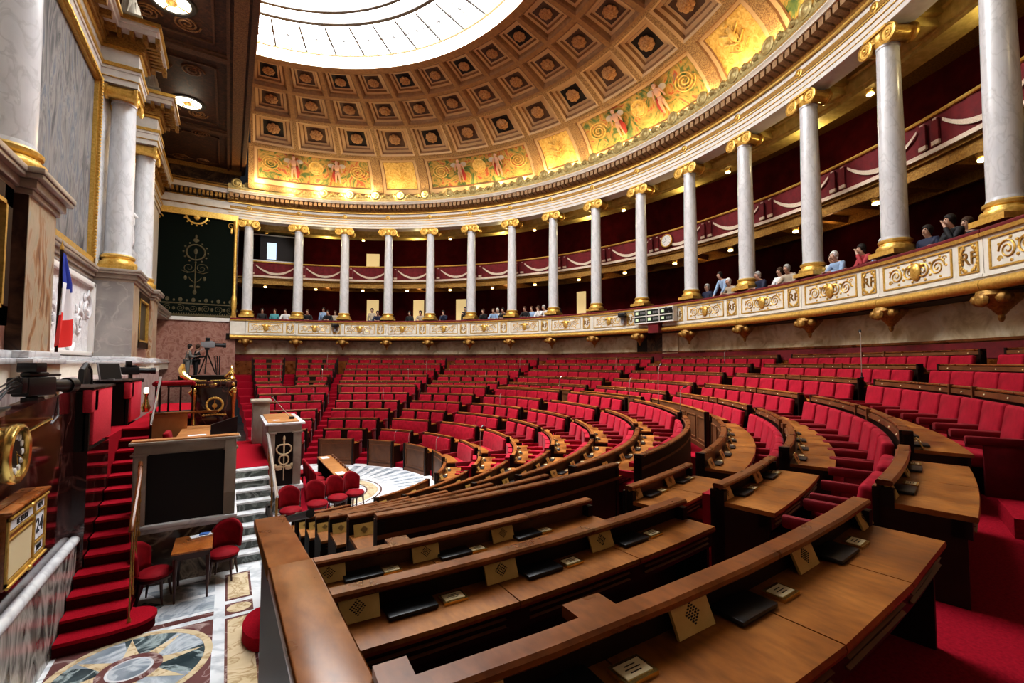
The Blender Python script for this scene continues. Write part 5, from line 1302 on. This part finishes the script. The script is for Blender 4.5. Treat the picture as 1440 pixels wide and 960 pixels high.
m=MB(); m.lathe([(.07,3.03),(.09,3.08),(.05,3.14),(.07,3.2),(.03,3.28),(.045,3.32),(.0,3.38)],10,(1.02,-.5,0)); m.tube([(.95,-.5,3.05),(.9,-.55,3.12),(.98,-.52,3.22)],.025,6); m.tube([(.62,-.8,3.04),(1.0,-.8,3.05)],.022,6); part('gilt_ornament',m,'bright_brass',t)
m=MB(); m.bx(.0,1.02,-.2,.5,3.03,3.14); part('blotter_case',m,'ebony',t)
t=thing('president_rail','curved red padded rail on dark balusters beside the raised desk','rail',(.0,-1.0,2.24))
m=MB(); m.tube([(-.30,-1.15,3.0),(-.28,-1.2,3.02),(.30,-1.0,3.02),(.33,-.95,2.98)],.055,8); part('padded_rail',m,'chair_red',t)
for q in range(4):
    m=MB(); m.tube([(-.28+q*.2,-1.18+q*.06,2.24),(-.28+q*.2,-1.18+q*.06,3.0)],.018,6); part('baluster',m,'ebony',t)
m=MB(); m.tube([(-.30,-1.15,2.42),(.30,-1.0,2.42)],.03,6); part('lower_rail',m,'ebony',t)
m=MB(); m.tube([(-.28,-1.05,2.30),(.30,-.9,2.30)],.06,8); part('red_footrail',m,'red_pad',t)
t=thing('brass_sconce','tall gilt bracket lamp on the mahogany wall near the landing','lamp',(-.62,-.2,2.6))
m=MB(); m.lathe([(.06,2.35),(.09,2.45),(.05,2.55),(.03,2.7),(.06,2.76)],10,(-.58,.05,0)); part('bracket',m,'bright_brass',t)
m=MB(); m.lathe([(.035,2.76),(.045,2.79),(.045,2.87),(.02,2.89)],10,(-.58,.05,0)); part('shade',m,'lamp_glass',t)
t=thing('landing_handrail','thin pale handrail rising beside the landing','handrail',(-.2,-1.8,2.24))
m=MB(); m.tube([(-.22,-2.3,2.3),(-.2,-1.3,3.15)],.02,6); part('rail',m,'chrome_rail',t); 
for p0,p1 in (((-.22,-2.28,1.9),(-.22,-2.28,2.3)),((-.2,-1.32,2.24),(-.2,-1.32,3.1))):
    m=MB(); m.tube([p0,p1],.02,6); part('post',m,'ebony',t)

# stenographers' table with chairs
t=thing('stenographer_table','long honey topped table with turned edge at the centre of the floor','table',(3.4,0,0))
m=MB(); m.bx(3.18,3.58,-1.35,1.25,.72,.75); part('tabletop',m,'wood_orange',t,bevel=.006)
m=MB(); m.bx(3.5,3.58,-1.32,1.22,.02,.72); m.bx(3.2,3.58,-1.32,-1.26,.02,.72); m.bx(3.2,3.58,1.16,1.22,.02,.72); part('front_panel',m,'panel',t)
m=MB()
for q in range(9): m.ell((3.56,-1.2+q*.28,.78),(.03,.08,.04),8,5)
part('crest_edge',m,'frieze',t)
for q,(y,lb) in enumerate(((-1.15,'white sheets at the near end of the stenographer table'),(.95,'white sheets at the far end of the stenographer table'))):
    solo('paper_sheets',MB().box((3.34,y,.755),(.2,.26,.008),0,.1),'paper',lb,'paper')
for i,(x,y,a,lb) in enumerate(((2.12,-2.42,-80,'crimson chair standing alone at the foot of the bright handrail'),(2.66,-2.22,-78,'crimson chair nearest the red carpet edge in the row of three'),(3.12,-1.98,-75,'middle crimson chair of the row of three by the honey table'),(3.54,-1.80,-70,'crimson chair of the row standing on the white marble'),(2.98,-.6,0,'crimson chair drawn along the honey table, near end'),(2.98,-.05,0,'crimson chair drawn along the honey table, middle'),(2.98,.5,0,'crimson chair drawn along the honey table, far end'),(2.72,1.0,20,'dark crimson chair behind the speaker tribune'))):
    side_chair(lb,(x,y,.015),rad(a),'crimson chairs of the floor')
# rounded red step and newel by the partition
t=thing('rounded_step','rounded red carpeted step at the foot of the near stairs','step',(1.45,-6.1,0))
m=MB(); m.poly([(1.42,-5.5),(1.8,-5.5),(1.8,-6.8),(1.42,-6.8)][::1]+[(1.42-.24*math.sin(PI*q/10)-.0,-6.15-.42*math.cos(PI*q/10)) for q in range(11)],0,.16); part('tread',m,'stair_carpet',t,bevel=.012)
t=thing('newel_post','banded brown and grey marble newel post beside the rounded red step','post',(1.5,-6.3,0))
m=MB(); m.bx(1.42,1.60,-6.45,-6.1,.16,.55,0); m.bx(1.42,1.60,-6.45,-6.1,.55,.75,1); m.bx(1.40,1.62,-6.47,-6.08,.75,1.05,0); m.lathe([(.12,1.05),(.13,1.1),(.09,1.16),(.05,1.2)],12,(1.51,-6.27,0),2); part('shaft',m,['grey_marble','siena','ebony'],t)
m=MB(); m.bx(1.62,1.72,-10,-5.0,0,1.1); struct('wall_near_stair',m,'green_marble')
t=thing('black_handrail','black wrought handrail behind the wooden partition','handrail',(1.52,-7,0))
m=MB(); m.tube([(1.50,-5.2,1.35),(1.50,-6.0,1.32),(1.48,-7.2,1.7),(1.46,-9.4,2.4)],.03,8); m.tube([(1.50,-5.2,1.35),(1.50,-5.15,1.2)],.03,8); part('rail',m,'black',t)
for y in (-5.4,-6.4,-7.4,-8.4):
    m=MB(); m.tube([(1.5,y,.9),(1.5,y,1.4+max(0,-6-y)*.3)],.02,6); part('post',m,'black',t)

# ================================================================== CAMERAS
def tv_camera(label,c,rz,s,nm='television_camera'):
    t=thing(nm,label,'camera',c); T=Matrix.Translation(c)@Matrix.Rotation(rz,4,'Z')@Matrix.Scale(s,4)
    m=MB(); m.box((0,0,.0),(.42,.20,.24),X=T); m.box((.0,0,.15),(.30,.12,.06),X=T); m.box((-.24,0,.02),(.10,.18,.20),X=T); part('body',m,'black' if s<.95 else 'grey_plastic',t,bevel=.02)
    m=MB(); m.cyl((.2,0,0),(.52,0,-.01),.085,14,X=T); m.cyl((.50,0,-.01),(.62,0,-.01),.105,14,X=T); part('lens',m,'black',t)
    m=MB(); m.box((-.05,.0,.24),(.16,.22,.12),X=T); m.box((.25,0,.14),(.26,.06,.03),X=T); part('viewfinder',m,'black',t,bevel=.01)
    return t,T
t,T=tv_camera('black television camera on a wall arm over the mahogany wall',(-.92,-5.55,3.17),rad(68),.9)
m=MB(); m.tube([(-.95,-7.2,2.98),(-.95,-5.7,2.93),(-.93,-5.55,3.05)],.05,8); m.box((-.93,-5.55,2.98),(.14,.22,.14)); part('arm',m,'black',t)
m=MB()
for q in range(4): m.tube([(-.95,-5.8,3.2),(-.9,-6.1-.1*q,3.30-.05*q),(-.95,-6.6,3.15-.06*q),(-.95,-6.9,3.02)],.008,5)
m.tube([(-.85,-5.3,3.2),(-.8,-5.2,3.0),(-.78,-5.25,2.8),(-.8,-5.4,2.72)],.010,5,1)
part('cables',m,['black','grey_plastic'],t)
t,T=tv_camera('small black television camera on a bracket by the far red booth',(-1.0,1.0,3.25),rad(10),.75)
m=MB(); m.tube([(-1.3,1.0,3.02),(-.75,1.0,3.02)],.04,8); m.tube([(-1.0,1.0,3.02),(-1.0,1.0,3.2)],.04,8); part('arm',m,'black',t)
t,T=tv_camera('grey broadcast camera on a tripod behind the raised desk',(.12,14.0,4.32),rad(0),1.15)
m=MB(); m.box((.05,14.0,4.12),(.2,.16,.1)); m.cyl((.05,14,3.9),(.05,14,4.1),.05); part('pan_head',m,'black',t)
for q in range(3):
    a=q*2*PI/3+.4; m=MB(); m.tube([(.05,14,3.95),(.05+.4*math.cos(a),14+.4*math.sin(a),2.9)],.03,6); part('leg',m,'black',t)
m=MB(); m.tube([(-.12,14,4.1),(-.45,13.9,3.85)],.015,6); part('pan_bar',m,'steel',t)
m=MB(); m.bx(-1.4,1.2,13.2,15.4,2.3,2.6); struct('floor_camera_platform',m,'ebony')
t=thing('folded_stand','dark folded tripod leaning beside the broadcast camera','stand',(.55,13.8,2.6))
m=MB(); 
for q in range(3): m.tube([(.50+q*.05,13.8,2.6),(.38+q*.1,13.8,3.75)],.028,6)
part('legs',m,'black',t)

# ================================================================== PEOPLE
def person_meshes(pose):
    """skeleton facing -x (towards the hall centre), floor z=0, origin under the pelvis"""
    L={}
    seated = pose in ('lean','sit','chin','turn')
    zp=.46 if seated else .92
    lean={'lean':.22,'sit':.03,'chin':.16,'turn':.08,'stand':.0,'bend':.25,'work':.06}[pose]
    def sp_(h): return (-lean*h/.55, 0, zp+h*(1-.18*lean))
    L['pelvis']=((0,0,zp),(.15,.12)); L['waist']=(sp_(.20),(.13,.105)); L['chest']=(sp_(.40),(.16,.12)); L['neck']=(sp_(.53),.058)
    nx,_,nz=L['neck'][0]
    hx=-.03-lean*.18
    L['jaw']=((nx+hx-.02,0,nz+.085),(.066,.072)); L['head']=((nx+hx,0,nz+.165),(.083,.095)); L['crown']=((nx+hx+.01,0,nz+.235),(.06,.07)); 
    L['nose']=((nx+hx-.118,0,nz+.135),.014)
    E=[('pelvis','waist'),('waist','chest'),('chest','neck'),('neck','jaw'),('jaw','head'),('head','crown'),('head','nose')]
    cx,_,cz=L['chest'][0]
    for s,n in ((-1,'a'),(1,'b')):
        L['sh'+n]=((cx-.01,s*.185,cz+.06),.062)
        E.append(('chest','sh'+n))
        if pose=='lean': el=(cx-.16,s*.27,cz-.20); wr=(cx-.36,s*.10,cz-.19)
        elif pose=='chin' and s<0: el=(cx-.20,s*.20,cz-.18); wr=(nx+hx-.13,s*.05,nz+.05)
        elif pose in('chin','turn'): el=(cx-.12,s*.25,cz-.22); wr=(cx-.34,s*.12,cz-.20)
        elif pose=='sit': el=(cx-.02,s*.25,cz-.22); wr=(cx-.24,s*.16,cz-.30)
        elif pose=='work': el=(cx-.10,s*.24,cz-.20); wr=(cx-.34,s*.14,cz-.16)
        elif pose=='bend': el=(cx-.10,s*.26,cz-.24); wr=(cx-.24,s*.22,cz-.46)
        else: el=(cx+.03,s*.25,cz-.25); wr=(cx-.04,s*.25,cz-.50)
        L['el'+n]=(el,.045); L['wr'+n]=(wr,.03)
        E+= [('sh'+n,'el'+n),('el'+n,'wr'+n)]
        d=(Vector(wr)-Vector(el)).normalized(); sd=d.cross(Vector((0,0,1))); sd=sd.normalized() if sd.length>.1 else Vector((0,1,0))
        pm=Vector(wr)+d*.055; L['pm'+n]=(tuple(pm),(.034,.022)); E.append(('wr'+n,'pm'+n))
        for f in range(4):
            o=sd*(f-1.5)*.019; ln=(.062,.072,.068,.055)[f]
            L['f%d%s'%(f,n)]=(tuple(pm+d*.035+o),.0095); L['g%d%s'%(f,n)]=(tuple(pm+d*(.035+ln*.6)+o+Vector((0,0,-.008))),.009); L['h%d%s'%(f,n)]=(tuple(pm+d*(.035+ln)+o+Vector((0,0,-.026))),.007)
            E+= [('pm'+n,'f%d%s'%(f,n)),('f%d%s'%(f,n),'g%d%s'%(f,n)),('g%d%s'%(f,n),'h%d%s'%(f,n))]
        L['t'+n]=(tuple(Vector(wr)+d*.03+sd*-s*.035),.011); L['u'+n]=(tuple(Vector(wr)+d*.075+sd*-s*.055),.009); E+= [('wr'+n,'t'+n),('t'+n,'u'+n)]
        L['hp'+n]=((0,s*.09,zp-.03),.095); E.append(('pelvis','hp'+n))
        if seated: L['kn'+n]=((-.43,s*.12,zp+.02),.062); L['an'+n]=((-.42,s*.12,.09),.042); L['to'+n]=((-.58,s*.13,.035),.035)
        else: L['kn'+n]=((-.02,s*.10,.48),.062); L['an'+n]=((.0,s*.11,.09),.042); L['to'+n]=((-.17,s*.12,.035),.035)
        E+= [('hp'+n,'kn'+n),('kn'+n,'an'+n),('an'+n,'to'+n)]
    body=skin(L,E,'pelvis',1)
    # clothing: looser shells over part of the same skeleton
    up=['pelvis','waist','chest']+[q+n for n in 'ab' for q in ('sh','el')]
    def fat(r,k,add): return tuple(x*k+add for x in r) if isinstance(r,tuple) else r*k+add
    Ls={k:(L[k][0],fat(L[k][1],1.06,.016)) for k in up}
    for n in 'ab':
        a=Vector(L['el'+n][0]); b=Vector(L['wr'+n][0]); Ls['cu'+n]=(tuple(a+(b-a)*.9),.048)
    Ls['col']=(tuple(Vector(L['chest'][0]).lerp(Vector(L['neck'][0]),.62)),.085)
    shirt=skin(Ls,[('pelvis','waist'),('waist','chest'),('chest','col')]+[p for n in 'ab' for p in (('chest','sh'+n),('sh'+n,'el'+n),('el'+n,'cu'+n))],'pelvis',1)
    lo=['pelvis']+[q+n for n in 'ab' for q in ('hp','kn','an')]
    Lt={k:(L[k][0],fat(L[k][1],1.06,.014)) for k in lo}
    tr=skin(Lt,[p for n in 'ab' for p in (('pelvis','hp'+n),('hp'+n,'kn'+n),('kn'+n,'an'+n))],'pelvis',1)
    h=Vector(L['head'][0])
    m=MB(); m.ell((h.x+.022,0,h.z+.035),(.105,.098,.112),14,10)
    m.v=[(x,y,z if not (x<h.x-.045 and z<h.z+.055) else h.z+.06) for x,y,z in m.v]
    m.ell((h.x+.05,0,h.z-.03),(.065,.085,.10),10,7)
    hair=m.mesh('hair',['hair_dark'])
    m=MB()
    for s in (-1,1): m.ell((h.x-.088,s*.034,h.z+.012),(.012,.016,.010),8,6)
    m.box((h.x-.094,0,h.z-.075),(.012,.045,.010)); 
    eyes=m.mesh('eyes',['eye'])
    for me,nm in ((body,'skin'),(shirt,'cl_blue'),(tr,'cl_navy')):
        me.materials.clear(); me.materials.append(M[nm]); me.polygons.foreach_set('use_smooth',[True]*len(me.polygons))
    return dict(body=body,shirt=shirt,trousers=tr,hair=hair,face=eyes)
POSES={p:person_meshes(p) for p in ('lean','sit','chin','turn','stand','bend','work')}
def person(label,pose,loc,rz,shirt,hair,trousers='cl_navy',grp=None,scale=1.0):
    P=POSES[pose]
    o=link('person',P['body'],None,loc,rz); o.scale=(scale,)*3; tag(o,label,'person',grp)
    for nm,mt in (('shirt',shirt),('trousers',trousers),('hair',hair),('face',None)):
        c=link(nm if nm!='face' else 'eyes_and_mouth',P[nm],o)
        if mt:
            c.material_slots[0].link='OBJECT'; c.material_slots[0].material=M[mt]
    return o
# (pixel-measured angle, pose, clothing, hair, label, radial offset)
G=[(81.5,'sit','cl_black','hair_dark','person in black seated at the ledge between first and second gallery columns'),
(79.3,'sit','cl_teal','hair_brown','person in teal seated midway between first and second gallery columns'),
(77.2,'lean','cl_white','hair_dark','person in white leaning on the ledge just before the second gallery column'),
(73.3,'lean','cl_black','hair_brown','person in black leaning on the ledge just past the second gallery column'),
(70.6,'stand','cl_blue','hair_dark','person in grey-blue shirt standing between second and third gallery columns'),
(69.3,'lean','cl_black','hair_dark','person in black bending over the ledge before the third gallery column'),
(68.2,'sit','cl_beige','hair_brown','person in beige seated just before the third gallery column'),
(61.2,'stand','cl_beige','hair_dark','standing person in sleeveless beige top near the lit doorway'),
(59.6,'lean','cl_navy','hair_dark','man in dark suit and pale shirt leaning between third and fourth columns'),
(53.2,'sit','cl_black','hair_dark','person in black seated between fourth and fifth gallery columns'),
(50.6,'lean','cl_beige','hair_dark','person in beige leaning on the ledge just before the fifth gallery column'),
(45.8,'chin','cl_navy','hair_dark','person with hand raised to face between fifth and sixth gallery columns'),
(41.8,'stand','cl_black','hair_dark','person in black standing by the lit doorway near the sixth column'),
(37.2,'chin','cl_black','hair_brown','person in black with hand at mouth just past the sixth gallery column'),
(35.6,'stand','cl_black','hair_dark','standing person in black second past the sixth gallery column'),
(35.0,'lean','cl_blue','hair_brown','person in pale blue leaning on the ledge past the sixth column'),
(34.3,'turn','cl_white','hair_white','white-haired person seated between sixth and seventh gallery columns'),
(32.8,'lean','cl_black','hair_dark','person in black leaning just before the seventh gallery column'),
(28.2,'lean','cl_black','hair_brown','person in black and white leaning just past the seventh gallery column'),
(27.0,'turn','cl_blue','hair_brown','person in blue shirt seated between seventh and eighth columns'),
(25.3,'chin','cl_white','hair_brown','person in pale shirt with hands to face between seventh and eighth columns'),
(23.9,'lean','cl_white','hair_grey','grey-haired person in white leaning before the eighth gallery column'),
(23.2,'stand','cl_black','hair_brown','man in black standing behind the grey-haired one before the eighth column'),
(-6.3,'sit','cl_navy','hair_grey','grey-haired man in dark suit seated past the eleventh gallery column'),
(-9.3,'bend','cl_blue','hair_dark','standing person in grey-blue shirt stooping before the twelfth gallery column'),
(-10.6,'lean','cl_beige','hair_white','white-haired person in beige below the stooping man'),
(-15.1,'lean','cl_navy','hair_grey','grey-haired man in dark suit leaning out past the twelfth gallery column'),
(-17.4,'turn','cl_white','hair_brown','woman in white with dark hair leaning between twelfth and thirteenth columns'),
(-18.9,'lean','cl_beige','hair_grey','grey-haired person looking down between twelfth and thirteenth columns'),
(-23.9,'turn','cl_white','hair_brown','brown-haired person just past the thirteenth gallery column'),
(-24.9,'lean','cl_blue','hair_white','white-haired man in pale blue shirt leaning past the thirteenth gallery column'),
(-27.6,'chin','cl_red','hair_dark','dark-haired woman in red leaning on the ledge before the fourteenth column'),
(-28.4,'sit','cl_black','hair_dark','dark-haired person in shadow behind the woman in red'),
(-29.3,'turn','cl_blue','hair_white','balding man in light blue shirt close to the fourteenth gallery column'),
(-32.9,'sit','cl_navy','hair_dark','man in navy suit with glasses just past the fourteenth gallery column'),
(-34.8,'turn','cl_black','hair_brown','brown-haired person in black behind the woman with hand at chin'),
(-35.6,'chin','cl_black','hair_dark','dark-haired woman in black with hand at chin between fourteenth and fifteenth columns')]
for a,pose,cl,hr,lab in G:
    back={'lean':.62,'sit':.72,'chin':.66,'turn':.66,'stand':1.0,'bend':.72}[pose]
    if 'behind' in lab or 'in shadow' in lab or 'standing person in black second' in lab: back+=.45
    z=5.05+{'stand':0,'bend':.12}.get(pose,.25)
    p=pol(rB+back,a,z,O2); sc=1.0
    person(lab,pose,p,rad(a+random.uniform(-14,14)),cl,hr,random.choice(['cl_navy','cl_black','cl_denim']),'visitors in the public gallery',sc)
person('camera operator in grey jacket working beside the broadcast camera','work',(-.72,13.95,2.6),rad(180),'cl_grey','hair_dark','cl_grey','camera crew')
person('balding camera operator in black behind the grey jacketed one','work',(-.42,14.35,2.6),rad(190),'cl_black','hair_brown','cl_black','camera crew')

# ================================================================== LIGHTS
def lamp(name,typ,loc,energy,col,**k):
    d=bpy.data.lights.new(name,typ); d.energy=energy; d.color=col
    for a,b in k.items(): setattr(d,a,b)
    o=bpy.data.objects.new(name,d); C.objects.link(o); o.location=loc; return o
for i in range(26):      # bulbs hidden behind the crest, lighting the painted cove
    a=85-i*5.6; p=pol(15.35,a,13.32,DC); lamp('cove_light','POINT',p,62,(1,.72,.36),shadow_soft_size=.12)
sky=lamp('skylight','AREA',(4.2,0,16.4),1000,(.97,.985,1.0),shape='RECTANGLE',size=6.,size_y=13.)
for i in range(1,16,2):
    a=A0-i*DA-DA/2; p=pol(19.0,a,7.9,O2); lamp('gallery_light','POINT',p,9,(1,.6,.28),shadow_soft_size=.15)
    p=pol(18.3,a,11.0,O2); lamp('gallery_light','POINT',p,42,(1,.84,.46),shadow_soft_size=.15)
sp_=lamp('skylight_beam','SPOT',(4.0,1.0,16.3),15000,(.96,.98,1.0),spot_size=rad(50),spot_blend=.9,shadow_soft_size=1.2)
sp_.rotation_euler=(Vector((9.2,-3.5,1.5))-Vector((4.0,1.0,16.3))).to_track_quat('-Z','Y').to_euler()
for y in (3.55,9.75): lamp('ceiling_light','POINT',(-.76,y,13.9),30,(1,.9,.7),shadow_soft_size=.4)
w=bpy.data.worlds.new('world'); SCN.world=w; w.use_nodes=True
w.node_tree.nodes['Background'].inputs[0].default_value=(.8,.88,1,1); w.node_tree.nodes['Background'].inputs[1].default_value=.02
SCN.view_settings.view_transform='Standard'; SCN.view_settings.look='Medium High Contrast'; SCN.view_settings.exposure=0.0
try:
    SCN.cycles.max_bounces=6; SCN.cycles.diffuse_bounces=4; SCN.cycles.glossy_bounces=3; SCN.cycles.sample_clamp_indirect=6; SCN.cycles.caustics_reflective=False; SCN.cycles.caustics_refractive=False
except Exception: pass
